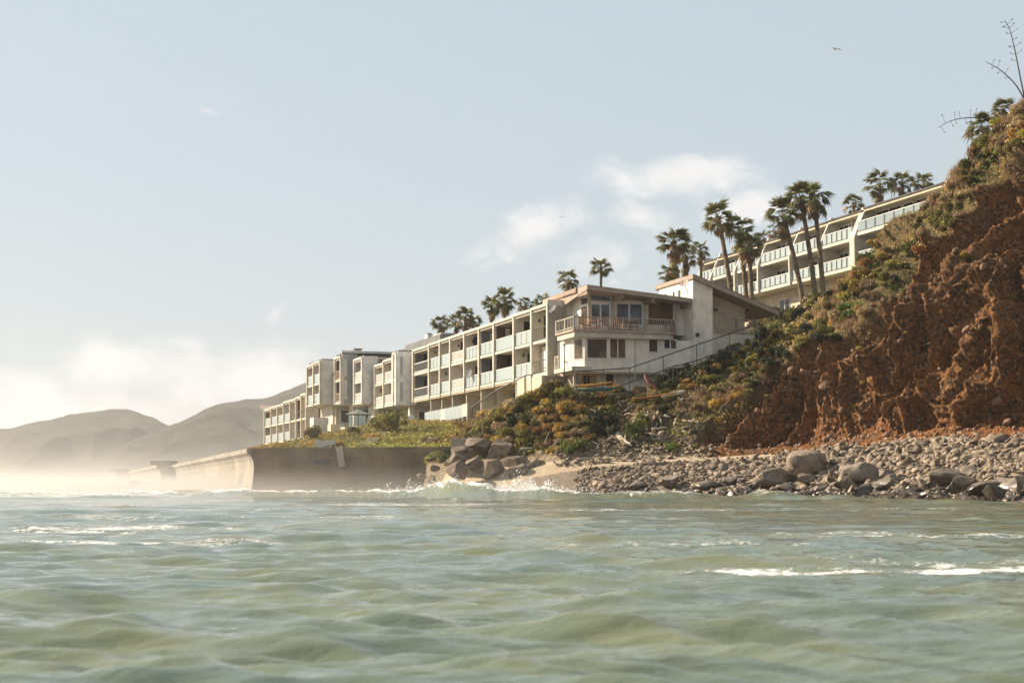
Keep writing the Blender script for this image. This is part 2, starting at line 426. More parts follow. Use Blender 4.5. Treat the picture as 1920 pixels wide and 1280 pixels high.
sr = t.add('ShaderNodeSeparateColor'); t.link(v2.outputs['Color'], sr.inputs[0])
red = t.mix(t.math('MULTIPLY', t.smooth(sr.outputs[0], .70, .95), .7), red, (0.42, 0.25, 0.14))       # pale pebbles in the conglomerate
red = t.mix(t.math('MULTIPLY', t.smooth(sr.outputs[1], .60, .95), .75), red, (0.045, 0.03, 0.02))    # dark stones and clay
red = t.mix(t.math('MULTIPLY', t.smooth(t.noise(ob, 3.5, 6, .75), .52, .70), .55), red, (0.075, 0.045, 0.028))
soil = t.mix(t.smooth(mid_, .35, .65), (0.085, 0.066, 0.034), (0.17, 0.125, 0.062))
soil = t.mix(t.smooth(fine, .5, .72), soil, (0.24, 0.18, 0.11))
sa = t.add('ShaderNodeAttribute'); sa.attribute_name = 'sandy'
t.link(t.mix(sa.outputs['Fac'], t.mix(a.outputs['Fac'], soil, red), (0.40, 0.32, 0.22)), bs.inputs['Base Color'])
bs.inputs['Roughness'].default_value = .95; bs.inputs['Specular IOR Level'].default_value = .1
b = t.add('ShaderNodeBump'); b.inputs['Strength'].default_value = 1.0; b.inputs['Distance'].default_value = .30
vo = t.add('ShaderNodeTexVoronoi'); vo.inputs['Scale'].default_value = 4.5; t.link(ob, vo.inputs['Vector'])
t.link(t.math('ADD', t.math('MULTIPLY', t.noise(ob, 6, 6, .7), 1.0), t.math('MULTIPLY', vo.outputs['Distance'], -.55)), b.inputs['Height']); t.link(b.outputs[0], bs.inputs['Normal'])
M['cliff'] = m
cliff = mesh_np('cliff', CG.reshape(-1, 3), grid_faces(NU, NV), M['cliff'], smooth=True)
attr(cliff, 'bare', bare); attr(cliff, 'sandy', sst(VV, .155, .12) * sst(base_px, 1345, 1300)); tag(cliff, 'steep rust-red earth cliff with a bushy slope running down beside the house', kind='structure')

# ---- beach
SH = [(px_, y_ - 5.5 * max(0, (px_ - 1450) / 500)) for px_, y_ in [(300, 112), (640, 110), (760, 104), (850, 99), (1000, 95), (1150, 92), (1300, 89.5), (1450, 87), (1600, 84.5), (1750, 82), (1920, 79), (2150, 75), (2400, 71)]]
def foot_at(px): return interp(px, [(s[0], s[1][0]) for s in ST]) + 8 * np.clip((px - 1350) / 200, 0, 1), interp(px, [(s[0], s[1][1]) for s in ST]) - 7.5 * max(0, (px - 1450) / 500)
br = []
for px, Ys in SH:
    fy, fY = foot_at(px)
    if px < 800: fY = 112; fy = 907 - (0.55 - H) / fY * F
    sh = np.array(P(px, 907 + H * F / Ys, Ys)); ft = np.array(P(px, fy, fY)) + np.array([0, .3, -.15])
    off = sh + np.array([sh[0] / sh[1] * -9, -9, -1.6]); inl = ft + np.array([1, 5, .6]) if px >= 800 else ft + np.array([0, 1, 0])
    br.append([off, sh + np.array([0, 0, -.05]), sh * .52 + ft * .48, ft, inl])
BU, BV = 420, 90
BG = np.transpose(crom(np.transpose(crom(np.array(br), BU), (1, 0, 2)), BV), (1, 0, 2))
BG[..., 2] += .07 * fbm(BG[..., 0] * .5, BG[..., 1] * .5, 0, 4) + .015 * fbm(BG[..., 0] * 4, BG[..., 1] * 4, 0, 2)
beachS = Surf(BG)
m, t, bs = new_mat('sand')
tcn = t.add('ShaderNodeTexCoord'); ob = tcn.outputs['Object']
sx = t.add('ShaderNodeSeparateXYZ'); t.link(ob, sx.inputs[0])
dry = t.mix(t.smooth(t.noise(ob, .8, 5, .6), .35, .7), (0.32, 0.25, 0.17), (0.41, 0.33, 0.23))
wet = t.smooth(t.math('ADD', sx.outputs['Z'], t.math('MULTIPLY', t.noise(ob, .4, 3), .5)), .85, .35)
t.link(t.mix(t.math('MULTIPLY', wet, .8), dry, (0.15, 0.115, 0.08)), bs.inputs['Base Color'])
t.link(t.math('SUBTRACT', .95, t.math('MULTIPLY', wet, .55)), bs.inputs['Roughness'])
b = t.add('ShaderNodeBump'); b.inputs['Strength'].default_value = .6; b.inputs['Distance'].default_value = .05
t.link(t.noise(ob, 5, 6, .7), b.inputs['Height']); t.link(b.outputs[0], bs.inputs['Normal'])
M['sand'] = m
grv = t.add('ShaderNodeAttribute'); grv.attribute_name = 'gravel'
for l_ in list(bs.inputs['Base Color'].links): src = l_.from_socket; t.l.remove(l_)
gcol = t.mix(t.smooth(t.noise(ob, 9, 5, .7), .38, .62), (0.075, 0.06, 0.045), (0.25, 0.20, 0.15))
t.link(t.mix(grv.outputs['Fac'], src, gcol), bs.inputs['Base Color'])
beach = mesh_np('beach', BG.reshape(-1, 3), grid_faces(BU, BV), m, smooth=True); 
def sand_gap(px, py):      # bare sand: a strip that runs from the wall up along the slope foot
    up = interp(px, [(700, 850), (1000, 872), (1100, 858), (1330, 846), (1420, 846), (1460, 842)]); lo = interp(px, [(700, 940), (955, 915), (985, 897), (1100, 878), (1200, 868), (1330, 862), (1460, 856)])
    return (py > up - 4) & (py < lo) & (px < 1465)
attr(beach, 'gravel', (1 - 1.0 * sand_gap(beachS.px, beachS.py)) * sst(beachS.px, 960, 1010))
tag(beach, 'pale sand beach sloping down to the surf', kind='structure')

# ---- sea wall plan
WT = 3.4
def on_top(px, py, z=WT): Y = (z - H) * F / (HOR - py); return np.array([(px - 960) / F * Y, Y])
wA = on_top(846, 837.5); wB = on_top(476, 840); wC = on_top(330, 871); wD = wC + np.array([-2.3, 1.2])
wE = on_top(246, 884); wF = wE + np.array([-3.2, 1.5]); wG = on_top(188, 892)
# ---- embankment of ice plant behind the wall, and the ground the row stands on
ROWK = 40.1                                   # facade plane of the row: X + 0.331 Y = ROWK
def inland(X, Y): return (X + .331 * Y - ROWK) * .949
def seg_dist(X, Y, a, b):
    dv = b - a; n = np.array([-dv[1], dv[0]]); n = n / np.linalg.norm(n); return (X - a[0]) * n[0] + (Y - a[1]) * n[1]
def emb_z(X, Y):
    d2 = -seg_dist(X, Y, wA, wB); d1 = -seg_dist(X, Y, wB, wC)      # behind the front wall, inland of the left wall
    r = np.minimum(np.clip(d1 / 17, 0, 1.2), np.clip(d2 / 29, 0, 1.2)); r = np.where(r > .8, .8 + .2 * np.tanh((r - .8) / .2), r)
    z = 3.30 + 3.15 * sst(r, -.05, 1.0) * .45 + 3.15 * r * .55
    z = z + 1.6 * sst(Y, 122, 108) * sst(inland(X, Y), -9, -2)
    return z, d1, d2
eX = np.linspace(-115, 12, 300); eY = 102 + (330 - 102) * np.linspace(0, 1, 260) ** 1.6
EX, EY = np.meshgrid(eX, eY, indexing='ij'); EZ, e1, e2 = emb_z(EX, EY)
inl_ = inland(EX, EY)
EZ = EZ + (.16 * fbm(EX * .7, EY * .7, 0, 4)) * sst(inl_, 0, -4) * sst(np.minimum(e1, e2), .3, 2)
emask = (e1 > .05) & (e2 > .05) & (inl_ < 14) & ((EX < wA[0] + 1.0) | (EY > 110.5))
EG = np.stack([EX, EY, EZ], -1); embS = Surf(EG)
M['scrub'] = paint('scrub_ground', (0.095, 0.078, 0.036), rough=.95, var=.4, scale=.6, bump=.8, bscale=4, spec=.1)
M['turf'] = paint('ice_plant_ground', (0.125, 0.11, 0.032), rough=.95, var=.4, scale=.6, bump=.8, bscale=4, spec=.1)
emb = mesh_np('embankment', EG.reshape(-1, 3), grid_faces(300, 260, emask.ravel()), M['turf'], smooth=True)
tag(emb, 'green planted embankment between the sea wall and the apartments', kind='structure')
# ---- hillside inland that carries the upper building and the palms
hX = np.linspace(-120, 190, 150); hY = np.linspace(111, 420, 150)
HX, HY = np.meshgrid(hX, hY, indexing='ij'); q = inland(HX, HY)
HZ = np.interp(q, [-5, 8, 18, 25, 31, 40, 60, 120], [3, 7.5, 9.6, 14, 16.4, 17.2, 20, 24]) + .25 * fbm(HX * .2, HY * .2, 0, 3)
HZ = HZ - 6 * sst(HY, 200, 300) * sst(HX, 20, -60)
hil = mesh_np('hillside', np.stack([HX, HY, HZ], -1).reshape(-1, 3), grid_faces(150, 150, (q > 7).ravel()), M['scrub'], smooth=True)
tag(hil, 'sloping ground behind the row of apartments', kind='structure')
def hill_z(X, Y): return float(np.interp(inland(X, Y), [-5, 8, 18, 25, 31, 40, 60, 120], [3, 7.5, 9.6, 14, 16.4, 17.2, 20, 24]))

# ---- distant hills
m, t, bs = new_mat('dry_hills'); tcn = t.add('ShaderNodeTexCoord'); ob = tcn.outputs['Object']
c = t.mix(t.smooth(t.noise(ob, .006, 5, .6), .35, .65), (0.045, 0.045, 0.038), (0.075, 0.068, 0.055))
c = t.mix(t.smooth(t.noise(ob, .035, 5, .65), .5, .7), c, (0.035, 0.037, 0.027))
t.link(c, bs.inputs['Base Color']); bs.inputs['Roughness'].default_value = 1; bs.inputs['Specular IOR Level'].default_value = 0
M['hills'] = m
def ridge(name, crest, Yc, Yf, label, seed, amp, mxn=(300, 110)):
    nu, nv = mxn; px = np.linspace(crest[0][0], crest[-1][0], nu); py = interp(px, crest)
    k = np.ones(9) / 9; py = np.convolve(np.pad(py, 4, mode='edge'), k, 'valid')
    v = np.concatenate([np.linspace(0, 1, nv - 16), 1 + np.linspace(.05, .8, 16)])
    U, Vv = np.meshgrid(np.arange(nu), v, indexing='ij'); PX = px[U]
    Y = Yf + (Yc - Yf) * Vv; X = (PX - 960) / F * Y
    zc = H + (HOR - py) / F * Yc
    prof = np.where(Vv <= 1, np.clip(Vv, 0, 1) ** 1.25, 1 - (Vv - 1) * .8)
    Z = zc[U] * prof - 2
    s = X * .6 + Y * .12
    n_ = (1 - np.abs(fbm(s / 190 + seed, Y / 900, seed, 3)) * 1.5) * .6 + (1 - np.abs(fbm(s / 70 + seed, Y / 300 + 4, seed, 3)) * 1.5) * .25
    Z = Z + amp * (n_ - .5) * np.sin(np.clip(Vv, 0, 1) * math.pi) ** .8 + amp * .04 * fbm(X / 25, Y / 25, 0, 3) * (Vv > .03)
    o = mesh_np(name, np.stack([X, Y, Z], -1).reshape(-1, 3), grid_faces(nu, nv), M['hills'], smooth=True); tag(o, label, kind='structure')
ridge('hill', [(-700, 700), (-400, 760), (-150, 835), (0, 804), (60, 789), (130, 774), (190, 767), (240, 764), (258, 767), (285, 782), (325, 797), (370, 815), (450, 850), (560, 890)], 2100, 1150, 'rounded dry hill fading into haze beside the sea', 3.1, 55)
ridge('hill', [(120, 905), (200, 860), (260, 825), (325, 795), (352, 783), (385, 764), (412, 752), (450, 748), (480, 748), (520, 733), (575, 715), (650, 690), (800, 655), (1000, 645), (1300, 645)], 1750, 700, 'hazy hill rising behind the far apartments', 8.4, 55)

# ---- the sea
rows = np.concatenate([np.linspace(1, 0, 560, endpoint=False)]) ; Ymin, Ymax = 2.6, 150.0
inv = np.linspace(1 / Ymin ** .3, 1 / Ymax ** .3, 940); Yr = inv ** (-1 / .3)
Yr = np.concatenate([Yr, 150 * (4500 / 150) ** (np.arange(1, 61) / 60)])
tn = np.linspace(-.62, .62, 430)
SX = tn[:, None] * (Yr[None, :] + 4); SY = np.broadcast_to(Yr[None, :], SX.shape).copy()
sp = np.gradient(Yr)[None, :] * np.ones_like(SX)
def waves(X, Y, sp):
    rg = np.random.default_rng(5); h = np.zeros_like(X); wpx = 1.1 * fbm(X * .11, Y * .11, 1, 3); wpy = 1.1 * fbm(X * .11, Y * .11, 7, 3)
    lam = np.exp(np.linspace(math.log(.16), math.log(11), 60))
    for L in lam:
        th = R(90 - 10) + rg.normal(0, .36 if L < 2 else .20); k = 2 * math.pi / L
        fade = sst(L / sp, 2.2, 4.5); ph = k * ((X + wpx * .35 * min(L, 4)) * math.cos(th) + (Y + wpy * .35 * min(L, 4)) * math.sin(th)) + rg.uniform(0, 6.28)
        a = .0097 * L ** .80 * (1.45 if L < .9 else 1.0 if L < 1.2 else (1.2 / L) ** .72); s = np.sin(ph); h += fade * a * (s + .42 * (s * s - .5))
    gust = .75 + .45 * fbm(X * .07, Y * .05, 4, 2)
    h = h * np.clip(gust, .35, 1.4)
    h += .030 * (1 - np.abs(fbm(X * .32 + .05 * Y, Y * .62, 3, 4)) * 1.8) * sst(.9 / sp, 1.5, 4)
    return h
SZ = waves(SX, SY, sp)
spx = 960 + F * SX / SY
shoreY = interp(np.clip(spx, 300, 2400), SH); shoreY = np.where(spx < 560, np.interp(spx, [-200, 560], [104, 110]), shoreY); dsh = shoreY - SY           # metres off the shoreline
near_shore = sst(spx, 150, 420)
# breaking wave running along the beach, highest in front of the sand
cl = 7.5 + .9 * fbm(SX * .12, 3.0, 0, 2); u = dsh - cl
camp = interp(spx, [(-200, .30), (300, .34), (560, .40), (700, .46), (800, .60), (860, .80), (930, .72), (985, .78), (1060, .50), (1200, .34), (1420, .36), (1600, .30), (1750, .05), (1950, .05)])
camp = camp * (1 + .35 * fbm(SX * .45, 1.0, 3, 3))
SZ = SZ * (1 - .35 * sst(dsh, 12, 2))
SZ += camp * np.exp(-np.where(u > 0, (u / 2.6) ** 2, (u / 1.1) ** 2))
SZ += .10 * np.exp(-((dsh - 19 - fbm(SX * .1, 9.0, 0, 2)) / 2.5) ** 2) + .35 * camp * np.exp(-((dsh - 2.5) / 1.8) ** 2)
SZ += .07 * camp * fbm(SX * 2.2, SY * 2.2, 0, 4) * np.exp(-((u) / 3.2) ** 2) * 3
SZ = SZ - .6 * sst(dsh, -1.5, -7)
foam = np.clip(camp * 3.0, 0, 1.25) * np.exp(-np.where(u > 0, (u / 1.3) ** 2, (u / 4.5) ** 2)) * interp(spx, [(500, 1.1), (1010, 1.1), (1120, .75), (1500, .6), (1700, .3)])
foam = np.maximum(foam, 1.3 * sst(dsh, 11, 1.5) * interp(spx, [(300, 1), (1000, 1), (1150, .6), (1920, .3)]))
foam = np.maximum(foam, 1.15 * sst(SY, 66, 112) * sst(spx, 620, 200) * sst(SY, 700, 300))
# drifting foam bands
def fband(Y0, slope, wid, x0, x1, st):
    global foam
    yy = Y0 + slope * SX + .5 * fbm(SX * .35, 2.0, Y0, 3); px_ = spx
    foam = np.maximum(foam, st * np.exp(-((SY - yy) / wid) ** 2) * sst(px_, x0, x0 + 160) * sst(px_, x1 + 120, x1))
fband(15.4, -.10, .42, 1180, 2300, 1.3); fband(16.6, -.14, .25, 1420, 2300, .66); fband(21.5, -.1, .7, 930, 1500, .68)
fband(25.5, -.1, .9, 1350, 2200, .66); fband(29, .12, 1.2, -100, 420, .85); fband(22.5, .10, .9, -100, 480, .8); fband(38, .06, 2.2, -100, 700, .72); fband(50, -.05, 3.5, 300, 1800, .58); fband(62, .0, 4, -100, 900, .7)
m, t, bs = new_mat('sea_water')
tcn = t.add('ShaderNodeTexCoord'); ob = tcn.outputs['Object']
a = t.add('ShaderNodeAttribute'); a.attribute_name = 'foam'
mp = t.add('ShaderNodeMapping'); mp.inputs['Scale'].default_value = (.42, 2.0, 1); t.link(ob, mp.inputs['Vector'])
c = t.mix(t.smooth(t.noise(ob, .35, 4, .6), .35, .68), (0.112, 0.150, 0.122), (0.155, 0.168, 0.090))
fn = t.math('ADD', t.math('MULTIPLY', t.noise(mp.outputs[0], 2.8, 6, .7, .6), .55), t.math('MULTIPLY', t.noise(ob, 9, 4, .7, .8), .45))
fm = t.smooth(t.math('ADD', a.outputs['Fac'], t.math('MULTIPLY', t.math('SUBTRACT', fn, .5), 4.0)), .55, 1.15)
t.link(t.mix(fm, c, (0.78, 0.77, 0.74)), bs.inputs['Base Color'])
t.link(t.math('ADD', .045, t.math('MULTIPLY', fm, .7)), bs.inputs['Roughness'])
bs.inputs['IOR'].default_value = 1.40; bs.inputs['Specular IOR Level'].default_value = .62
b = t.add('ShaderNodeBump'); b.inputs['Strength'].default_value = .5; b.inputs['Distance'].default_value = .06
mp2 = t.add('ShaderNodeMapping'); mp2.inputs['Scale'].default_value = (.62, 1.5, 1); mp2.inputs['Rotation'].default_value = (0, 0, .25); t.link(ob, mp2.inputs['Vector'])
hh = t.math('ADD', t.math('ADD', t.noise(mp2.outputs[0], 1.7, 4, .6, .5), t.math('MULTIPLY', t.noise(mp2.outputs[0], 7.5, 5, .68, .6), .42)), t.math('MULTIPLY', fm, .25))
t.link(hh, b.inputs['Height']); t.link(b.outputs[0], bs.inputs['Normal'])
M['sea'] = m
sea = mesh_np('sea', np.stack([SX, SY, SZ], -1).reshape(-1, 3), grid_faces(*SX.shape), m, smooth=True)
attr(sea, 'foam', foam); tag(sea, 'choppy pale green sea with foam streaks', kind='structure')
mesh_np('seabed', [(-4000, -600, -4), (4000, -600, -4), (4000, 5200, -4), (-4000, 5200, -4)], [(0, 1, 2, 3)], M['sand'])['kind'] = 'structure'
# the sea behind and beside the camera
o = mesh_np('sea', [(-4000, -600, -.25), (4000, -600, -.25), (4000, 2.7, -.25), (-4000, 2.7, -.25)], [(0, 1, 2, 3)], M['sea']); tag(o, 'open water behind the viewpoint', kind='structure')
attr(o, 'foam', np.zeros(4))
V = [(-4000, 2.7, -.3), (-4, 2.7, -.3), (-2600, 4500, -.3), (-4000, 4500, -.3)]
o = mesh_np('sea', V, [(0, 1, 2, 3)], M['sea']); attr(o, 'foam', np.zeros(4)); tag(o, 'open water out to the side', kind='structure')

# ---- sea wall
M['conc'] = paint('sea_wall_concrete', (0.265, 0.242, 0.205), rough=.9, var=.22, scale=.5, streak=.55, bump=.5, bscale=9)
M['concd'] = paint('stained_shaded_sea_wall_concrete', (0.125, 0.10, 0.072), rough=.9, var=.25, scale=.5, streak=.5, bump=.5, bscale=9)  # front face: stains, plus shade and warm bounce put into the colour
sw = empty('sea_wall', (wB[0], wB[1], 0)); tag(sw, 'tall weathered concrete sea wall with an overhanging lip, stepped along the shore', 'sea wall', kind='thing')
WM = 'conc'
def wall_run(a, b, name='wall_section', top=WT):
    a, b = Vector((a[0], a[1], 0)), Vector((b[0], b[1], 0)); d = (b - a).normalized(); n = Vector((d.y, -d.x, 0))
    prof = [(-.9, -1.5), (.55, -1.5), (.22, .2), (.06, 1.2), (0, 2.0), (.05, 2.5), (.22, 2.85), (.48, 3.06), (.50, top - .004), (-.9, top - .004)]
    off = Vector((wB[0], wB[1], 0)); k = MB()
    k.extrude([tuple(a - off + n * p + Vector((0, 0, z))) for p, z in prof], b - a)
    return k.build(name, M[WM], sw), d, n, off
def run_with_seams(a, b, step):
    a, b = np.array(a), np.array(b); L = np.linalg.norm(b - a); n = max(1, round(L / step))
    for i in range(n):
        p, q_ = a + (b - a) * i / n, a + (b - a) * (i + 1) / n; e = (b - a) / L * .012
        wall_run(p + e, q_ - e, 'wall_panel', WT + random.uniform(-.012, .012))
# seaward normal lies to the right of travel: travel so that (d.y,-d.x) points to sea
def run(a, b, step):
    a, b = np.array(a), np.array(b); d = (b - a) / np.linalg.norm(b - a); n = np.array([d[1], -d[0]])
    if n @ (np.array([-40, 60]) - (a + b) / 2) < 0: a, b = b, a
    run_with_seams(a, b, step)
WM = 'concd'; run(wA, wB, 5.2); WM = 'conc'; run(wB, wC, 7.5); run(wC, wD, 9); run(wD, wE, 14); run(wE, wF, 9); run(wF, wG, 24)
capb = MB(); off = Vector((wB[0], wB[1], 0))
for pt in (wD, wF):
    capb = MB(); capb.box(pt[0] - 1.2 - off.x, pt[0] + 1.6 - off.x, pt[1] - 1.0 - off.y, pt[1] + 3 - off.y, WT, WT + .55); capb.build('end_block', M['conc'], sw)
# wedge-shaped bracket under the lip of the shaded face
dW = Vector((*(wB - wA), 0)).normalized(); nW = Vector((dW.y, -dW.x, 0))
if nW.y > 0: nW = -nW
def on_wall(px):    # point on the front wall line
    k = (px - 960) / F; tt = (k * wA[1] - wA[0]) / ((wB - wA)[0] - k * (wB - wA)[1]); return Vector((*(wA + (wB - wA) * tt), 0))
p = on_wall(636) - off
k = MB(); k.extrude([tuple(p + nW * .05 + Vector((0, 0, 2.1))), tuple(p + nW * .62 + Vector((0, 0, 3.3))), tuple(p + nW * .62 + Vector((0, 0, 3.45))), tuple(p + nW * -.1 + Vector((0, 0, 3.45)))], -dW * .5); k.build('bracket', M['conc'], sw)
p = on_wall(617) - off
k = MB(); k.extrude([tuple(p + nW * .02 + Vector((0, 0, 2.25))), tuple(p + nW * .09 + Vector((0, 0, 2.25))), tuple(p + nW * .09 + Vector((0, 0, 2.9))), tuple(p + nW * .02 + Vector((0, 0, 2.9)))], dW * 1.1); k.build('dark_patch', M['metal'], sw)  # thin dark slab making a darker patch on the wall face

# ================================================================== BUILDINGS
DR = Vector((-.331, 1, 0)).normalized()                        # direction of the row, away from the camera
ANG = math.atan2(DR.y, DR.x)
y0r = ROWK / ((1029 - 960) / F + .331)
RF = Frame((1029 - 960) / F * y0r, y0r, ANG)                   # local x away along the row, local y out to sea

def window(root, x0, x1, z0, z1, y, out, pane='pane', axis='x', fr='wmetal', mull=0, fw=.07, dep=.05):
    """window on a plane: axis 'x' = plane of constant y, 'y' = plane of constant x; out = +1/-1 outward"""
    w_ = MB(); p_ = MB(); o1, o2 = y, y + out * dep
    x0, x1 = sorted((x0, x1)); z0, z1 = sorted((z0, z1))
    def bx(mb, a, b, lo, hi, c, d):
        if axis == 'x': mb.box(a, b, c, d, lo, hi)
        else: mb.box(c, d, a, b, lo, hi)
    bx(w_, x0, x0 + fw, z0, z1, o1, o2); bx(w_, x1 - fw, x1, z0, z1, o1, o2)
    bx(w_, x0 + fw, x1 - fw, z0, z0 + fw, o1, o2); bx(w_, x0 + fw, x1 - fw, z1 - fw, z1, o1, o2)
    for i in range(mull):
        xm = x0 + (x1 - x0) * (i + 1) / (mull + 1); bx(w_, xm - fw / 2, xm + fw / 2, z0 + fw, z1 - fw, o1, o2)
    win = w_.build('window', M[fr], root)
    edges = [x0 + fw] + [x0 + (x1 - x0) * (i + 1) / (mull + 1) for i in range(mull)] + [x1 - fw]
    for i in range(mull + 1):
        p_ = MB(); bx(p_, edges[i] + .002, edges[i + 1] - .002, z0 + fw, z1 - fw, o1 + out * .004, o1 + out * dep * .35)
        p_.build('pane', M[pane] if not (isinstance(pane, (list, tuple))) else M[pane[i % len(pane)]], win)
    return win

def balustrade(parent, x0, x1, y, z, kind, h=1.0, axis='x'):
    """railing between x0 and x1 standing on z along plane y (parent is the balcony part)"""
    x0, x1 = sorted((x0, x1)); th = .04
    def bx(mb, a, b, lo, hi, hw=th):
        if axis == 'x': mb.box(a, b, y - hw / 2, y + hw / 2, lo, hi)
        else: mb.box(y - hw / 2, y + hw / 2, a, b, lo, hi)
    L = x1 - x0
    if kind.startswith('glass'):
        n = int(kind[5:] or 3); 
        for i in range(n):
            a, b = x0 + L * i / n + .09, x0 + L * (i + 1) / n - .09
            k = MB(); bx(k, a, b, z + .06, z + h, .03); k.build('glass_panel', M['frost'], parent)
        k = MB(); bx(k, x0, x1, z + h + .002, z + h + .05, .07); k.build('top_rail', M['wmetal'], parent)
        for i in range(n + 1):
            a = x0 + L * i / n; k = MB(); bx(k, a - .03, a + .03, z, z + h, .05); k.build('post', M['taupe'], parent)
    else:
        mt = {'white': 'wmetal', 'dark': 'dgrey', 'thin': 'metal', 'taupe': 'taupe'}[kind]
        k = MB(); bx(k, x0, x1, z + h - .06, z + h, .08); k.build('top_rail', M['wmetal' if kind in ('white', 'dark') else mt], parent)
        k = MB(); bx(k, x0, x1, z + .08, z + .15, .06); k.build('bottom_rail', M['wmetal' if kind in ('white', 'dark') else mt], parent)
        k = MB(); n = max(2, int(L / (.17 if kind != 'thin' else .5))); bw = .05 if kind in ('white', 'dark') else .022
        for i in range(1, n): a = x0 + L * i / n; bx(k, a - bw / 2, a + bw / 2, z + .15, z + h - .06, bw)
        tag(k.build('balusters', M[mt], parent), kind='stuff')

def bays(root, edges, specs, yf, zlev, depth=1.35, zroof=None, fasc=.20, wallmat='white', first=True, floors=2, roofdepth=9.0, soff=None):
    """open balcony bays on the seaward face (local y = yf). edges: x of the dividers, near to far. specs: per bay (inner wall, railing, roof offset)"""
    for i in range(len(edges) - 1):
        x0, x1 = edges[i], edges[i + 1]; inner, rail, ro = specs[i]
        zt = zlev[-1] + ro
        k = MB(); k.box(x0 - .12, x0 + .158, yf - depth, yf + .16, zlev[0] - .28, zt - .003); k.build('divider_wall', M[wallmat], root)
        # the face of the far divider that looks back along the row carries the bay's own colour
        k = MB(); k.box(x1 - .15, x1 - .124, yf - depth, yf - .10, zlev[0], zt - fasc); k.build('side_wall', M[inner], root)
        k = MB(); k.box(x0 + .16, x1 - .125, yf - depth - .2, yf - depth - .002, zlev[0] - .28, zt - .004); bw = k.build('back_wall', M[inner], root)
        k = MB(); k.box(x0 - .06, x1 - .004, yf - roofdepth, yf + .18, zt, zt + fasc); k.build('roof_slab', M['white'], root)
        k = MB(); k.box(x0 + .16, x1 - .125, yf - .22, yf + .03, zt - .16, zt - .002); k.build('fascia', M['white'], root)
        for f_ in range(floors):
            z0, z1 = zlev[f_], zlev[f_ + 1]
            k = MB(); k.box(x0 + .162, x1 - .125, yf - depth, yf + .05, z0 - .20, z0); b_ = k.build('balcony', M['white'], root)
            balustrade(b_, x0 + .18, x1 - .16, yf - .03, z0, rail, .96)
            xs = x1 - .155; 
            w_ = MB(); w_.box(x1 - .9 * (x1 - x0), x1 - .3 * (x1 - x0), yf - depth, yf - depth + .05, z0 + .05, z0 + 2.05); dr = w_.build('door', M['wmetal'], b_)
            ya, yb = yf - depth + .12, yf - depth + .12 + random.choice([.25, .4, .55])
            w_ = MB(); w_.box(xs - .03, xs, ya, yb, z0 + .02, z0 + random.choice([1.95, 2.0])); w_.build('side_window', M['pane' if random.random() < .7 else 'curtain'], b_)
            if random.random() < .6:
                w_ = MB(); yl = yf - random.uniform(.4, .7); w_.box(xs - .10, xs, yl - .06, yl + .06, z1 - .75, z1 - .5); w_.build('wall_lamp', M['metal'], b_)
    x1 = edges[-1]
    k = MB(); k.box(x1 - .12, x1 + .16, yf - depth, yf + .16, zlev[0] - .28, zlev[-1] + specs[-1][2] - .003); k.build('divider_wall', M[wallmat], root)

# ---- near block of the row (nine bays, two balcony floors above a recessed ground floor)
ra = RF.root('apartment_block'); tag(ra, 'long two-storey white block of nine open balcony bays adjoining the house', 'apartment block')
ED = [1029, 999, 965.5, 928, 900, 872.5, 846, 826.5, 806, 776]
edges = [RF.x(p) for p in ED]
ZL = [9.05, 11.5, 13.75]
SP = [('beige', 'thin', .12), ('beige', 'glass3', .08), ('brown', 'glass1', .02), ('dgrey', 'glass3', .0), ('beige', 'glass4', .0),
      ('pink', 'white', -.02), ('beige', 'glass1', -.02), ('cream', 'glass3', -.05), ('dgrey', 'dark', -.12)]
bays(ra, edges, SP, 0, ZL)
xe = edges[-1]
k = MB(); k.box(-.12, -.004, -9, .14, 8.4, 14.3); k.build('end_wall', M['offwhite'], ra)
k = MB(); k.box(0, xe, -9, -1.6, 6.0, 13.5); k.build('core_wall', M['cream'], ra)
k = MB(); k.box(.0, xe, -1.55, .06, 8.72, 8.785); k.build('soffit', M['cream'], ra)
for i in range(0, len(edges)):
    if i % 2 == 0: k = MB(); k.box(edges[i] + .02, edges[i] + .14, -1.6, -.1, 8.5, 8.715); k.build('beam', M['offwhite'], ra)
# recessed ground floor: doors, windows, white fence panels in front
for i, (pa, pb, kind) in enumerate([(1014, 1006, 'd'), (990, 978, 'w'), (972, 962, 'd'), (955, 948, 'd'), (941, 932, 'w'), (920, 912, 'd'), (903, 896, 'w'), (884, 876, 'd'), (866, 860, 'w'), (850, 842, 'd'), (832, 826, 'w'), (816, 808, 'd')]):
    xa, xb = RF.x(pa, -1.6), RF.x(pb, -1.6); zb = 6.3 if kind == 'd' else 7.0
    window(ra, xa, xb, zb, 8.35, -1.6, 1, 'pane' if i % 3 else 'curtain', mull=1 if kind == 'd' else 0)
for i in range(9):
    xa = edges[i] + .05; k = MB(); k.box(xa, xa + .14, -1.6, -.12, 6.2, 8.5); k.build('buttress_wall', M['cream' if i % 2 else 'offwhite'], ra)
# terrace screens at ground level
ts = RF.root('terrace_screen'); tag(ts, 'low white and frosted glass screen along the ground-floor terraces', 'screen')
x = RF.x(876, .9); xend = RF.x(800, .9); i = 0
while x < xend:
    k = MB(); wdt = random.uniform(1.1, 1.5); zb = float(np.interp(x, [0, 20, 40], [7.2, 6.45, 6.3])); k.box(x, x + wdt - .06, .88, .93, zb, zb + 1.05); k.build('panel', M['frost' if i % 5 else 'white'], ts)
    k = MB(); k.box(x - .06, x, .86, .95, zb - .3, zb + 1.12); k.build('post', M['wmetal'], ts); x += wdt; i += 1
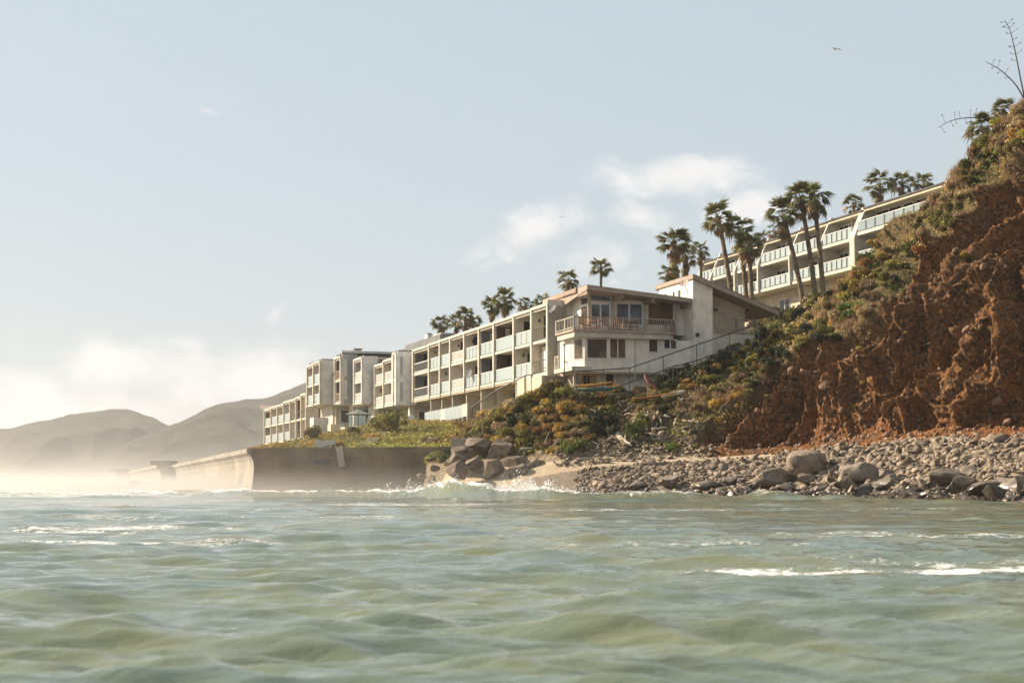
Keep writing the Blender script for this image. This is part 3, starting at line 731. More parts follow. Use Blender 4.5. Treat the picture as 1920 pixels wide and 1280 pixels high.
# roof terrace clutter behind the near block
k = MB(); xa, xb = RF.x(806), RF.x(742); k.box(xa, xb, -4.5, -1.0, 13.9, 14.9); k.build('roof_parapet', M['dgrey'], ra)
k = MB(); k.box(xa + 6, xa + 7, -2, -1.4, 14.9, 15.4); k.build('roof_vent', M['lgrey'], ra)
k = MB(); k.box(xa + 1.5, xa + 4.5, -3, -1.5, 14.9, 15.15); k.build('roof_hatch', M['lgrey'], ra)

def bxs(root, name, mat, *a):
    k = MB(); k.box(*a); return k.build(name, M[mat], root)
# ---- stepped blocks further along: corner pixel, side runs left, front runs right
def step_block(name, label, c, l, r, Yc, ptop, pbot, front, side, sidespec, grp=None, extra=None, inset=0.0):
    x, y = RF.local(c, Yc); root = RF.root(name); tag(root, label, 'apartment block', grp)
    zt, zb = H + (HOR - ptop) / F * Yc, H + (HOR - pbot) / F * Yc
    xl = RF.x(l, y)                                           # far end of the side face
    # front face runs inland (local -y) from the corner to pixel r
    yr = RF.y(r, x)
    bxs(root, 'front_wall', front, x, x + .22, yr - .25, y - .22, zb, zt)
    bxs(root, 'corner_pier', side, x, x + .22, y - .218, y, zb, zt)
    bxs(root, 'core_wall', side, x + 1, xl, min(yr - 3, y - 6), y - 1.5, zb - 2.9, zt - .05)
    bxs(root, 'roof', 'roof', x + .1, xl, min(yr - 3, y - 6), y - .1, zt + .002, zt + .10)
    n = len(sidespec); e = [x + .22 + (xl - x - .22) * i / n for i in range(n + 1)]
    zm = (zb + zt) / 2
    bays(root, e, sidespec, y - inset, [zb + .27, zm, zt - .28], depth=1.3, wallmat=side, roofdepth=5)
    bxs(root, 'base_wall', 'cream' if front != 'grey' else 'beige', x + .4, xl, min(yr - 3, y - 5), y - 1.7, 5.0, zb - .01)
    bxs(root, 'soffit', 'cream', x, xl, min(yr - 2, y - 4), y - .1, zb - .06, zb - .012)
    for i in range(2):
        xa = x + .4; window(root, y - 3.2 - 2.2 * i, y - 2.2 - 2.2 * i, zb - 2.0, zb - .5, xa, -1, 'pane', axis='y')
    return root, x, y, xl, zt, zb, zm
# white bay block next to the near row
root, x, y, xl, zt, zb, zm = step_block('apartment_block', 'white projecting block with tall front windows beside the dark grey bay', 745, 738, 776, 150.6, 658, 759, 'bright', 'bright', [('white', 'glass1', 0)])
for zlo, zhi in ((zb + .35, zm - .35), (zm + .3, zt - .45)):
    ya, yb = RF.y(756, x), RF.y(749, x); window(root, ya, yb, zlo, zhi, x, -1, 'frost', axis='y')
    ya, yb = RF.y(775, x), RF.y(768, x); window(root, ya, yb, zlo + .3, zhi, x, -1, 'curtain', axis='y', mull=1)
# its two set-back bays
yC = y - .35; x2 = RF.x(738, yC); x3 = RF.x(704, yC)
bays(root, [x2, (x2 + x3) / 2, x3], [('beige', 'white', -.05), ('beige', 'white', -.25)], yC, [zb + .3, zm, zt - .55], depth=1.3, roofdepth=6)
bxs(root, 'base_wall', 'cream', x2, x3, y - 8, y - 3, 5, zb)
bxs(root, 'core_wall', 'offwhite', x2, x3 + 2, y - 9, y - 2.7, zb, zt - .5)
bxs(root, 'roof_box', 'dgrey', x + 3, x + 9, y - 6, y - 2.5, zt + .1, zt + .9); bxs(root, 'roof_box', 'lgrey', x + 8.9, x + 11, y - 5, y - 3, zt + .1, zt + 1.0)
# light grey and dark grey tower
root, x, y, xl, zt, zb, zm = step_block('apartment_block', 'light grey block between the dark grey tower and the white balusters', 681, 665, 704, 161.3, 667, 757, 'lgrey', 'lgrey', [('grey', 'white', 0)])
root, x, y, xl, zt, zb, zm = step_block('apartment_block', 'dark grey tower with two tall white window slots and a chimney', 641, 629, 666, 165.7, 663, 757, 'grey', 'white', [('brown', 'taupe', -.1)])
for zlo, zhi in ((zb + .5, zm - .15), (zm + .25, zt - .6)):
    ya, yb = RF.y(650, x), RF.y(646, x); window(root, ya, yb, zlo, zhi, x, -1, 'frost', axis='y')
bxs(root, 'parapet', 'lgrey', x - .05, x + .2, y - 9, y + .05, zt + .1, zt + .35)
cx, cy = RF.local(666, 172); bxs(root, 'chimney', 'pink', cx, cx + .7, cy - .7, cy, zt, zt + 1.0); bxs(root, 'chimney_cap', 'dgrey', cx - .1, cx + .8, cy - .8, cy + .1, zt + 1.002, zt + 1.12)
# white block with frosted balconies
root, x, y, xl, zt, zb, zm = step_block('apartment_block', 'white box-like block with frosted balconies and a plain beige end wall', 602, 577, 630, 169.4, 674, 758, 'lgrey', 'white', [('beige', 'glass1', 0), ('beige', 'glass1', -.06)])
ya, yb = RF.y(627, x), RF.y(622, x); window(root, ya, yb, zt - 1.9, zt - 1.3, x, -1, 'brownpane', axis='y')
# low terrace in front of the stepped blocks
tr = RF.root('garden_terrace'); tag(tr, 'white walled terrace with frosted glass below the stepped blocks', 'terrace')
xa, ya = RF.local(604, 160); xb, yb = RF.local(628, 158)
def tbox(px0, px1, py0, py1, Y, mat, name, th=.12):
    a, b = P(px0, py0, Y), P(px1, py1, Y)
    q0 = RF.local(px0, Y); q1 = RF.local(px1, Y)
    k = MB(); dy = abs(q0[1] - q1[1]); k.box(q0[0], q0[0] + th, min(q0[1], q1[1]), max(q0[1], q1[1]), min(a.z, b.z), max(a.z, b.z)); return k.build(name, M[mat], tr)
tbox(646, 700, 800, 822, 152, 'offwhite', 'terrace_wall', 2.5); tbox(620, 646, 795, 818, 154, 'cream', 'terrace_wall', 2.0); tbox(588, 618, 782, 815, 156, 'white', 'terrace_wall', 2.0)
for i in range(4): tbox(655 + i * 8, 662 + i * 8, 779, 798, 151.8, 'frost', 'glass_panel', .04)
for i in range(3): tbox(688 + i * 9, 696 + i * 9, 782, 797, 151, 'frost', 'glass_panel', .04)
for i in range(3): tbox(752 + i * 9, 760 + i * 9, 779, 800, 140, 'frost', 'glass_panel', .04)
tbox(748, 782, 799, 812, 140.2, 'offwhite', 'terrace_wall', 1.0)
# far low block
fk = 36.2; root = RF.root('apartment_block'); tag(root, 'far low block of pale bays at the end of the row, softened by spray', 'apartment block')
yoff = -(fk - ROWK) * .949
fe = [RF.x(p, yoff) for p in (575, 566, 556, 545, 533, 521, 509, 497)]
bays(root, fe, [('beige', 'thin', .5), ('brown', 'thin', .3), ('beige', 'thin', .2), ('pink', 'glass1', .2), ('beige', 'glass1', 0), ('beige', 'glass2', 0), ('brown', 'glass2', -.1)], yoff, [6.4, 8.7, 10.9], depth=1.3, wallmat='cream', roofdepth=7)
bxs(root, 'core_wall', 'cream', fe[0], fe[-1], yoff - 8, yoff - 1.6, 5.5, 11.0)
k = MB(); k.extrude([(fe[-1], yoff - 7, 10.8), (fe[-1], yoff + .3, 10.9), (fe[-1] + 2.2, yoff + .3, 11.5), (fe[-1] + 2.2, yoff - 7, 11.5)], (0, 0, .18)); k.build('canopy', M['taupe'], root)

# ================================================================== THE HOUSE
HA = math.atan2(.314, .949); hc = P(1075, 620, 108.2); HF = Frame(hc.x, hc.y, HA)        # local x right along the front, local y away
hs = HF.root('house'); tag(hs, 'two-storey stucco beach house with a railed deck, low gable roof and tall side wing', 'house')
zD = HF.z(616, 0, 0)                                     # deck floor
# lower storey with chamfered corner
p1 = (HF.x(1074.5, 1.7), 1.7); p2 = (HF.x(1096, .55), .55); p3 = (HF.x(1298, .55), .55); zl0 = HF.z(694, 0, 0)
p0y = HF.y(1059, p1[0])
k = MB(); k.prism([p1, p2, p3, (p3[0], 9), (p1[0], 9)], zl0, zD - .55); k.build('lower_wall', M['house'], hs)
k = MB(); k.prism([(p1[0] + .05, 1.8), (p2[0], .65), (p3[0] - .1, .65), (p3[0] - .1, 8.9), (p1[0] + .05, 8.9)], zl0 - .12, zl0 - .004); k.build('soffit', M['cream'], hs)
def hwin(px0, py0, px1, py1, y, **kw):
    x0, x1 = HF.x(px0, y), HF.x(px1, y); xm = (x0 + x1) / 2
    return window(hs, x0, x1, HF.z(py1, xm, y), HF.z(py0, xm, y), y, -1, **kw)
hwin(1099, 634, 1139, 673, .55, pane='brownpane', mull=0); hwin(1142, 634, 1174, 673, .55, pane='brownpane', mull=1)
hwin(1215, 635, 1234, 661.5, .55, pane='brownpane'); hwin(1243.5, 636, 1269, 655, .55, pane=('pane', 'brownpane'), mull=1)
# windows on the chamfer and the sea side, set into thin panels
ch = Vector((p2[0] - p1[0], p2[1] - p1[1], 0)); chl = ch.length; ch.normalize(); cn = Vector((ch.y, -ch.x, 0))
def chwin(f0, f1, z0, z1, a, d, n, mat):
    k = MB(); A = Vector((*a, 0)) + d * f0; B = Vector((*a, 0)) + d * f1
    k.extrude([tuple(A + Vector((0, 0, z0))), tuple(B + Vector((0, 0, z0))), tuple(B + Vector((0, 0, z1))), tuple(A + Vector((0, 0, z1)))], n * .035); wv = k.build('window', M['wmetal'], hs)
    k = MB(); A += d * .06; B -= d * .06
    k.extrude([tuple(A + n * .03 + Vector((0, 0, z0 + .06))), tuple(B + n * .03 + Vector((0, 0, z0 + .06))), tuple(B + n * .03 + Vector((0, 0, z1 - .06))), tuple(A + n * .03 + Vector((0, 0, z1 - .06)))], n * .025); k.build('pane', M[mat], wv)
zw0, zw1 = HF.z(673, .3, 1), HF.z(634, .3, 1)
chwin(.10 * chl, .86 * chl, zw0, zw1, p1, ch, cn, 'brownpane')
chwin(.35, 1.7, zw0 - .1, zw1 + .05, p1, Vector((0, 1, 0)), Vector((-1, 0, 0)), 'curtain')
# deck
xd = HF.x(1271, 0); yl = HF.y(1041, 0)
dk = [(0, 0), (xd - .5, 0), (xd, .45), (xd, 1.9), (.6, 3.1), (.6, yl), (0, yl)]
k = MB(); k.prism([(0, 0), (xd - .5, 0), (xd, .45), (xd, 4), (.9, 4), (.9, yl), (0, yl)], zD - .16, zD); deck = k.build('deck', M['taupe'], hs)
k = MB(); k.prism([(.12, .12), (xd - .55, .12), (xd - .12, .52), (xd - .12, 3.9), (.8, 3.9), (.8, yl - .1), (.12, yl - .1)], zD - .54, zD - .164); k.build('deck_fascia', M['offwhite'], deck)
def hrail(a, b, z, hgt, mat, parent, bal=.16):
    a, b = Vector((*a, 0)), Vector((*b, 0)); L = (b - a).length; d = (b - a).normalized()
    zt_ = Vector((0, 0, z + hgt)); k = MB(); k.tube([a + zt_, b + zt_], .045, 4); k.build('top_rail', M[mat], parent)
    k = MB(); zb_ = Vector((0, 0, z + .12)); k.tube([a + zb_, b + zb_], .035, 4); k.build('bottom_rail', M[mat], parent)
    n = max(1, round(L / 1.7))
    for i in range(n + 1):
        q_ = a + d * (L * i / n); k = MB(); k.box(q_.x - .05, q_.x + .05, q_.y - .05, q_.y + .05, z, z + hgt + .02); k.build('post', M[mat], parent)
    k = MB(); n = max(2, int(L / bal))
    for i in range(1, n):
        q_ = a + d * (L * i / n); k.box(q_.x - .014, q_.x + .014, q_.y - .014, q_.y + .014, z + .1, z + hgt - .03)
    tag(k.build('balusters', M[mat], parent), kind='stuff')
r1 = (.08, .08); r2 = (xd - .52, .08); r3 = (xd - .08, .48)
hrail(r1, r2, zD, .86, 'taupe', deck); hrail(r2, r3, zD, .86, 'taupe', deck); hrail(r3, (xd - .08, 1.9), zD, .86, 'taupe', deck); hrail(r1, (.08, yl), zD, .86, 'offwhite', deck, .55)
# small lower balcony at the sea side
zB = HF.z(691, 0, 3.0)
k = MB(); k.box(.02, 1.5, HF.y(1074, .02) + .2, yl + .3, zB - .3, zB); lb = k.build('side_balcony', M['offwhite'], hs); hrail((.08, p0y - .2), (.08, yl + .2), zB, .9, 'offwhite', lb, .5)
k = MB(); k.box(.9, 1.5, p0y + .1, yl + 3, zl0, zD - .5); k.build('side_wall', M['house'], hs)
# upper storey
yu = 2.1
q0 = (HF.x(1058, 6.5), 6.5); q1 = (HF.x(1088, 3.4), 3.4); q2 = (HF.x(1105, yu), yu); q3 = (HF.x(1298, yu), yu)
rz = lambda px, py, y: HF.z(py, HF.x(px, y), y)
A = (HF.x(1101, .1), .1, rz(1101, 534, .1)); B = (HF.x(1301, .5), .5, rz(1301, 560, .5)); E = (HF.x(1056, 5.0), 5.0, rz(1056, 566, 5.0))
def roofz(x, y):
    if x >= A[0]: return A[2] + (x - A[0]) / (B[0] - A[0]) * (B[2] - A[2])
    return A[2] + (A[0] - x) / (A[0] - E[0]) * (E[2] - A[2])
up = [q0, q1, q2, (A[0] + .001, yu), q3, (q3[0], 9), (A[0] + .001, 9), (q0[0], 9)]
if A[0] < q2[0]: up = [q0, q1, q2, q3, (q3[0], 9), (q0[0], 9)]
k = MB(); k.prism(up, zD + .003, [roofz(*p_) - .30 for p_ in up]); k.build('upper_wall', M['house'], hs)
th = .30
def slab(pts, name, mat):
    k = MB(); n = len(pts); k.v += [tuple(p_) for p_ in pts] + [(p_[0], p_[1], p_[2] - th) for p_ in pts]
    k.f.append(tuple(range(n))); k.f.append(tuple(reversed(range(n, 2 * n))))
    for i in range(n): j = (i + 1) % n; k.f.append((i, j, n + j, n + i))
    return k.build(name, M[mat], hs)
slab([A, B, (B[0], 9.5, B[2]), (A[0], 9.5, A[2])], 'roof', 'taupe'); slab([A, (A[0] - .003, 9.5, A[2]), (E[0], 9.5, E[2]), E], 'roof', 'taupe')
tp = lambda p_, dz: (p_[0], p_[1], p_[2] + dz)
k = MB(); k.prism([(A[0] + .1, .4), (B[0] - .1, .8), (B[0] - .1, 9.4), (A[0] + .1, 9.4)], [A[2] + .01, B[2] + .01, B[2] + .01, A[2] + .01], [A[2] + .07, B[2] + .07, B[2] + .07, A[2] + .07]); k.build('roof_covering', M['roof'], hs)
for f_ in (0.02, .33, .62, .97):       # rafters under the front overhang
    x_ = A[0] + (B[0] - A[0]) * f_; k = MB(); k.box(x_ - .12, x_ + .12, .25 + .4 * f_, yu - .01, roofz(x_, 0) - .62, roofz(x_, 0) - .302); k.build('rafter', M['soffit'], hs)
for f_ in (.45, .9):
    x_ = A[0] + (E[0] - A[0]) * f_; yy = A[1] + (E[1] - A[1]) * f_; k = MB(); k.box(x_ - .13, x_ + .13, yy - .25, yy + 2.5, roofz(x_, 0) - .30, roofz(x_, 0) + .02); k.build('rafter', M['soffit'], hs)
# glazing of the upper storey
hwin(1106, 568, 1145, 611, yu, pane=('skypane', 'skypane'), mull=1, fw=.12); hwin(1153, 567, 1206, 611, yu, pane='skypane', mull=1, fw=.13); hwin(1213, 566.5, 1264, 612, yu, pane='brownpane', fw=.10)
def clere(px0, px1, py0, y, pane):
    x0, x1 = HF.x(px0, y), HF.x(px1, y); zb = HF.z(py0, (x0 + x1) / 2, y); k = MB()
    k.extrude([(x0, y, zb), (x1, y, zb), (x1, y, roofz(x1, y) - .34), (x0, y, roofz(x0, y) - .34)], (0, -.05, 0)); wv = k.build('clerestory', M['wmetal'], hs)
    k = MB(); k.extrude([(x0 + .07, y - .045, zb + .07), (x1 - .07, y - .045, zb + .07), (x1 - .07, y - .045, roofz(x1, y) - .38), (x0 + .07, y - .045, roofz(x0, y) - .38)], (0, -.02, 0)); k.build('pane', M[pane], wv)
clere(1106, 1145, 566, yu, 'skypane'); clere(1152, 1207, 564.5, yu, 'skypane'); clere(1213, 1264, 564, yu, 'brownpane')
for px_ in (1104, 1148.5, 1209.5, 1266):
    x_ = HF.x(px_, yu); k = MB(); k.box(x_ - .11, x_ + .11, yu - .14, yu - .052, zD + .004, roofz(x_, 0) - .31); k.build('mullion_post', M['offwhite'], hs)
d_ = Vector((q2[0] - q1[0], q2[1] - q1[1], 0)); L_ = d_.length; d_.normalize(); n_ = Vector((d_.y, -d_.x, 0))
chwin(.12 * L_, .9 * L_, zD + .05, zD + 1.95, q1, d_, n_, 'brownpane'); chwin(.12 * L_, .9 * L_, zD + 2.02, roofz(q1[0], 0) - .5, q1, d_, n_, 'brownpane')
# ground floor under the overhang
zg = HF.z(742, 3, 1.2)
xg = HF.x(1131, 1.4)
k = MB(); k.box(xg, p3[0], 1.4, 8.8, zg - 2, zl0 - .12); k.build('ground_wall', M['house'], hs)
k = MB(); k.box(p1[0] + .4, xg - .003, 3.0, 8.7, zg - 2, zl0 - .12); gw = k.build('ground_wall', M['cream'], hs)
hwin(1086, 702, 1090, 712, 3.0, pane='pane'); hwin(1092, 701, 1107, 724, 3.0, pane=('pane', 'pane'), mull=1, fr='cream'); hwin(1113, 699, 1124, 724, 3.0, pane='pane', fr='cream')
hwin(1134, 697, 1152, 725, 1.4, pane='pane'); hwin(1152.5, 697, 1173, 722, 1.4, pane='curtain')
for px_ in (1079, 1129): x_ = HF.x(px_, 1.2); k = MB(); k.box(x_ - .12, x_ + .12, 1.25, 1.395, zg - 2, zl0 - .004 - .12); k.build('pier', M['offwhite'], hs)
# undercroft link to the row
k = MB(); k.box(-.9, p1[0] + .3, yl + .4, yl + 6, zl0 - 2.9, zl0 - .1); k.build('undercroft_wall', M['cream'], hs)
k = MB(); k.box(-.6, p1[0] + .8, 4.2, yl + .3, zl0 - .5, zl0 - .13); k.build('undercroft_beam', M['taupe'], hs)
# tall side wing
wx0 = p3[0] + .004; yw = .45; wx1 = HF.x(1336, yw); wx2 = HF.x(1421, yw)
zr0 = HF.z(516, wx0, yw); zr1 = HF.z(568, wx2, yw); sl = (zr1 - zr0) / (wx2 - wx0); wz = lambda x: zr0 + sl * (x - wx0)
zrec = HF.z(622, (wx1 + wx2) / 2, yw); zgw = zg - 2
k = MB(); k.prism([(wx0, yw), (wx1, yw), (wx1, 6.5), (wx0, 6.5)], zgw, [wz(wx0) - .32, wz(wx1) - .32, wz(wx1) - .32, wz(wx0) - .32]); k.build('wing_wall', M['house'], hs)
k = MB(); k.box(wx1 + .003, wx2, yw + .02, 6.5, zgw, zrec); k.build('wing_base_wall', M['white'], hs)
k = MB(); k.prism([(wx1 + .003, yw + 1.6), (wx2 - .25, yw + 1.6), (wx2 - .25, 6.5), (wx1 + .003, 6.5)], zrec + .003, [wz(wx1) - .32, wz(wx2 - .25) - .32, wz(wx2 - .25) - .32, wz(wx1) - .32]); k.build('recess_wall', M['beige'], hs)
ov = HF.x(1457, yw) ; k = MB()
sp_ = [(wx0 - .12, yw - .25), (ov, yw - .25), (ov, 7), (wx0 - .12, 7)]
k.prism(sp_, [wz(p_[0]) - .31 for p_ in sp_], [wz(p_[0]) for p_ in sp_]); k.build('wing_roof', M['taupe'], hs)
sp2 = [(wx0 - .05, yw - .18), (ov - .06, yw - .18), (ov - .06, 6.9), (wx0 - .05, 6.9)]
k = MB(); k.prism(sp2, [wz(p_[0]) + .004 for p_ in sp2], [wz(p_[0]) + .07 for p_ in sp2]); k.build('roof_covering', M['roof'], hs)
rb = MB(); rb.box(wx1 + .01, wx2, yw - .03, yw + .01, zrec - .12, zrec + .02); rbo = rb.build('recess_sill', M['taupe'], hs)
hrail((wx1 + .06, yw + .04), (HF.x(1381, yw), yw + .04), zrec + .02, .95, 'taupe', rbo); hrail((HF.x(1381, yw), yw + .04), (wx2 - .05, yw + .04), zrec + .02, .86, 'taupe', rbo)
for px_, py_ in ((1341, 581), (1400, 583)):
    x_, z_ = HF.xz(px_, py_, yw + 1.6); k = MB(); k.box(x_ - .13, x_ + .13, yw + 1.45, yw + 1.598, z_ - .08, z_ + .08); k.build('wall_lamp', M['metal'], hs)
x_, z_ = HF.xz(1307, 627, yw); k = MB(); k.box(x_ - .12, x_ + .12, yw - .16, yw - .002, z_ - .15, z_ + .1); k.build('wall_lamp', M['metal'], hs)
hwin(1306, 637, 1326, 664, yw, pane='curtain', mull=1)
# upper left face of the wing, lit, with three small windows
for pa, pb in ((1277, 1272), (1266, 1262), (1251, 1246)):
    ya, yb = HF.y(pa, wx0), HF.y(pb, wx0); window(hs, ya, yb, zr0 - 1.45, zr0 - .75, wx0, -1, 'pane', axis='y', fw=.06)
for px_ in (1297.5, 1190.5): x_ = HF.x(px_, .52); k = MB(); k.tube([(x_, .50 if px_ < 1200 else .40, zg - 1), (x_, .50 if px_ < 1200 else .40, zD - .6 if px_ < 1200 else B[2] - .4)], .035, 6); k.build('downpipe', M['offwhite'], hs)

# ================================================================== UPPER BUILDING ON THE HILL
UK = 83.9; yU = UK / ((1440 - 960) / F + .331); UF = Frame((1440 - 960) / F * yU, yU, ANG)
ub = UF.root('hillside_apartments'); tag(ub, 'long cream apartment building on the hill with slanted white fins and glass balconies', 'apartment block')
zR, zU, zL = 27.5, 25.0, 22.2
fins = [1612, 1546, 1489.5, 1430, 1386, 1340, 1312]
fx = [UF.x(p) for p in fins]
xs, xeU = UF.x(1790), UF.x(1312)
bxs(ub, 'core_wall', 'cream', xs, xeU, -11, -1.7, 16, zR - .2)
def roof_piece(x0, x1, z):
    bxs(ub, 'roof', 'roof', x0, x1, -11.3, -.35, z, z + .16); bxs(ub, 'roof_fascia', 'cream', x0 + .02, x1 - .02, -11.2, -.45, z - .22, z - .004)
for i in range(len(fx) - 1): roof_piece(fx[i] + .26, fx[i + 1] - .004, zR - .05 * i)
roof_piece(xs, fx[0] - .01, zR + .15)
for i, x in enumerate(fx):
    wdt = .9 if i == 0 else .24
    prof = [(-1.7, zL - .4), (.55, zL - .4), (.62, zU - .1), (.45, zU + .35), (-.75, zR + .45), (-1.75, zR + .45)]
    k = MB(); k.extrude([(x, y_, z_) for y_, z_ in prof], (wdt, 0, 0)); k.build('fin', M['white' if i else 'offwhite'], ub)
def ubays(x0, x1, z, h, n, mat):
    k = MB(); k.box(x0, x1, -1.7, .32, z - .32, z); b_ = k.build('balcony', M['white'], ub)
    L = x1 - x0
    for j in range(n):
        a, b = x0 + L * j / n + .24, x0 + L * (j + 1) / n - .05
        k = MB(); k.box(a, b, .22, .25, z + .10, z + .98); k.build('glass_panel', M['frost' if mat else 'frost2'], b_)
        k = MB(); k.box(a - .27, a - .02, .20, .24, z + .003, z + .98); k.build('post', M['metal'], b_)  # post widened into a dark strip standing in for the dark panel gap
    k = MB(); k.box(x0, x1, .18, .29, z + .985, z + 1.05); k.build('top_rail', M['wmetal'], b_)
    # doors and windows behind
    for f0, f1, pn in ((.06, .30, 'curtain'), (.36, .66, 'pane'), (.68, .98, 'pane')):
        window(ub, x0 + L * f0, x0 + L * f1, z + .05, z + 2.05, -1.7, 1, pn, mull=1 if pn == 'pane' else 0)
    k = MB(); xm = x0 + L * .52; k.box(xm, xm + .15, -1.7, -1.45, z + .003, z + h); k.build('party_wall', M['cream'], ub)
for i in range(len(fx) - 1):
    for z, h in ((zU, 2.25), (zL, 2.4)):
        ubays(fx[i] + (.92 if i == 0 else .26), fx[i + 1] - .004, z, h, max(4, round((fx[i+1] - fx[i]) / 1.15)), True)
ubays(xs + 1, fx[0] - .01, zU + .35, 2.2, 9, False); ubays(xs + 1, fx[0] - .01, zL + .2, 2.4, 9, False)
for pa, pb, pc, pd in ((1482, 1462, 558, 580), (1510, 1500, 548, 556), (1446, 1440, 545, 552)):
    xa, xb = UF.x(pa, -1.7), UF.x(pb, -1.7); window(ub, xa, xb, UF.z(pd, xa, -1.7), UF.z(pc, xa, -1.7), -1.7, 1, 'pane', mull=1)
for px_, h_ in ((1683, .9), (1385, .8), (1330, .6)):
    x_ = UF.x(px_, -3); k = MB(); k.box(x_, x_ + .5, -3.4, -2.9, zR + .16, zR + .16 + h_); k.build('roof_vent', M['lgrey'], ub)

# ================================================================== ROCKS
ORD = ['first', 'second', 'third', 'fourth', 'fifth', 'sixth', 'seventh', 'eighth', 'ninth', 'tenth', 'eleventh', 'twelfth', 'thirteenth', 'fourteenth', 'fifteenth', 'sixteenth', 'seventeenth', 'eighteenth', 'nineteenth', 'twentieth', 'twenty-first', 'twenty-second', 'twenty-third', 'twenty-fourth', 'twenty-fifth', 'twenty-sixth', 'twenty-seventh', 'twenty-eighth', 'twenty-ninth', 'thirtieth']
def ico(sub):
    bm = bmesh.new(); bmesh.ops.create_icosphere(bm, subdivisions=sub, radius=1)
    V = np.array([v.co[:] for v in bm.verts]); Fc = np.array([[v.index for v in f.verts] for f in bm.faces]); bm.free(); return V, Fc
ICO = {s: ico(s) for s in (1, 2, 3, 4)}
def rock_verts(sub, seed, sx=1, sy=.8, sz=.6, rough=.22, facet=.5):
    V, Fc = ICO[sub]; rg = np.random.default_rng(seed); V = V.copy()
    for _ in range(int(9 + 9 * facet)):                                           # planes cut off the ball give flat faces
        n = rg.normal(size=3); n /= np.linalg.norm(n); h = rg.uniform(.58 - .1 * (facet > .9), .9 - .1 * (facet > .9)); dd = V @ n
        V = V - np.outer(np.maximum(dd - h, 0) * min(1, facet * 1.15), n)
    o = rg.uniform(0, 50, 3)
    V *= (1 + rough * fbm(V[:, 0] * 1.3 + o[0], V[:, 1] * 1.3 + o[1], V[:, 2] * 1.3 + o[2], 3 if sub > 2 else 1))[:, None]
    return V * np.array([sx, sy, sz]), Fc
def stone(name, c1, c2, wetz=None, rough=.85):
    m, t, bs = new_mat(name); tcn = t.add('ShaderNodeTexCoord'); ge = t.add('ShaderNodeNewGeometry'); oi = t.add('ShaderNodeObjectInfo')
    at_ = t.add('ShaderNodeAttribute'); at_.attribute_name = 'tone'
    pos = ge.outputs['Position']
    rnd = t.math('FRACT', t.math('ADD', oi.outputs['Random'], at_.outputs['Fac']))
    c = t.mix(rnd, c1, c2)
    c = t.mix(t.smooth(t.noise(pos, 2.2, 5, .65), .42, .7), c, tuple(x * .55 for x in c1))
    c = t.mix(t.smooth(t.noise(pos, 14, 3, .6), .58, .75), c, tuple(min(1, x * 1.5) for x in c2))
    sx = t.add('ShaderNodeSeparateXYZ'); t.link(pos, sx.inputs[0])
    if wetz is not None:
        wt = t.smooth(t.math('ADD', sx.outputs['Z'], t.math('MULTIPLY', t.noise(pos, .8, 3), .5)), wetz + .5, wetz)
        c = t.mix(t.math('MULTIPLY', wt, .78), c, tuple(x * .25 for x in c1))
        t.link(t.math('SUBTRACT', rough, t.math('MULTIPLY', wt, rough - .22)), bs.inputs['Roughness'])
    else: bs.inputs['Roughness'].default_value = rough
    t.link(c, bs.inputs['Base Color'])
    b = t.add('ShaderNodeBump'); b.inputs['Strength'].default_value = .5; b.inputs['Distance'].default_value = .04
    t.link(t.noise(pos, 9, 5, .65), b.inputs['Height']); t.link(b.outputs[0], bs.inputs['Normal'])
    return m
M['cobble'] = stone('grey_cobble', (0.13, 0.10, 0.075), (0.33, 0.26, 0.19), .5)
M['riprap'] = stone('brown_boulder', (0.12, 0.09, 0.066), (0.21, 0.16, 0.115))
M['wetrock'] = stone('wet_boulder', (0.12, 0.098, 0.076), (0.23, 0.19, 0.15), .85)
M['surfrock'] = stone('mist_pale_rock', (0.30, 0.26, 0.21), (0.46, 0.41, 0.34))  # colour lightened to stand in for mist and foam over the rocks
M['clifstone'] = stone('cliff_stone', (0.15, 0.085, 0.05), (0.25, 0.155, 0.095))
RV = []
for i in range(10):
    V, Fc = rock_verts(2, 100 + i, 1, random.uniform(.55, .9), random.uniform(.30, .52), .22, 1.0)
    RV.append((V, Fc))
cob_me = []
for i, (V, Fc) in enumerate(RV):
    o = mesh_np('cobble', V, Fc, M['cobble'], smooth=True); o.data.set_sharp_from_angle(angle=R(38)); cob_me.append(o.data); bpy.data.objects.remove(o)
def rotm(rg, tilt=.35):
    return Matrix.Rotation(rg.uniform(0, 6.283), 3, 'Z') @ Matrix.Rotation(rg.normal(0, tilt), 3, 'X') @ Matrix.Rotation(rg.normal(0, tilt), 3, 'Y')
# big named boulders first so that cobbles keep off them
rocks = []
def boulder(name, px, py, wpx, asp, label, cat, grp, mat, seed, sub=4, surf=beachS, rz=None, sink=.3, rough=.22, facet=.6, dy=.75, yy=None):
    p, n = surf.at(px, py)
    if yy is not None: p = P(px, py, yy)
    s = wpx / F * p.y / 2; V, Fc = rock_verts(sub, seed, s, s * dy, s * asp, rough, facet)
    rg = np.random.default_rng(seed); mt = np.array(Matrix.Rotation(rg.uniform(-.5, .5) if rz is None else rz, 3, 'Z') @ Matrix.Rotation(rg.normal(0, .12), 3, 'Y'))
    o = mesh_np(name, V @ mt.T, Fc, mat, smooth=True, loc=(p.x, p.y, p.z + s * asp * (1 - 2 * sink)))
    o.data.set_sharp_from_angle(angle=R(20))
    tag(o, label, cat, grp); rocks.append((p.x, p.y, s)); return o
boulder('boulder', 1510, 893, 92, .62, 'large smooth grey boulder standing above the other beach stones', 'boulder', None, M['cobble'], 5, rz=.1, sink=.12, rough=.12, facet=.35)
boulder('boulder', 1880, 827, 40, .55, 'pale flat-topped boulder at the cliff foot below the dark hollow', 'boulder', None, M['cobble'], 6, sink=.2)
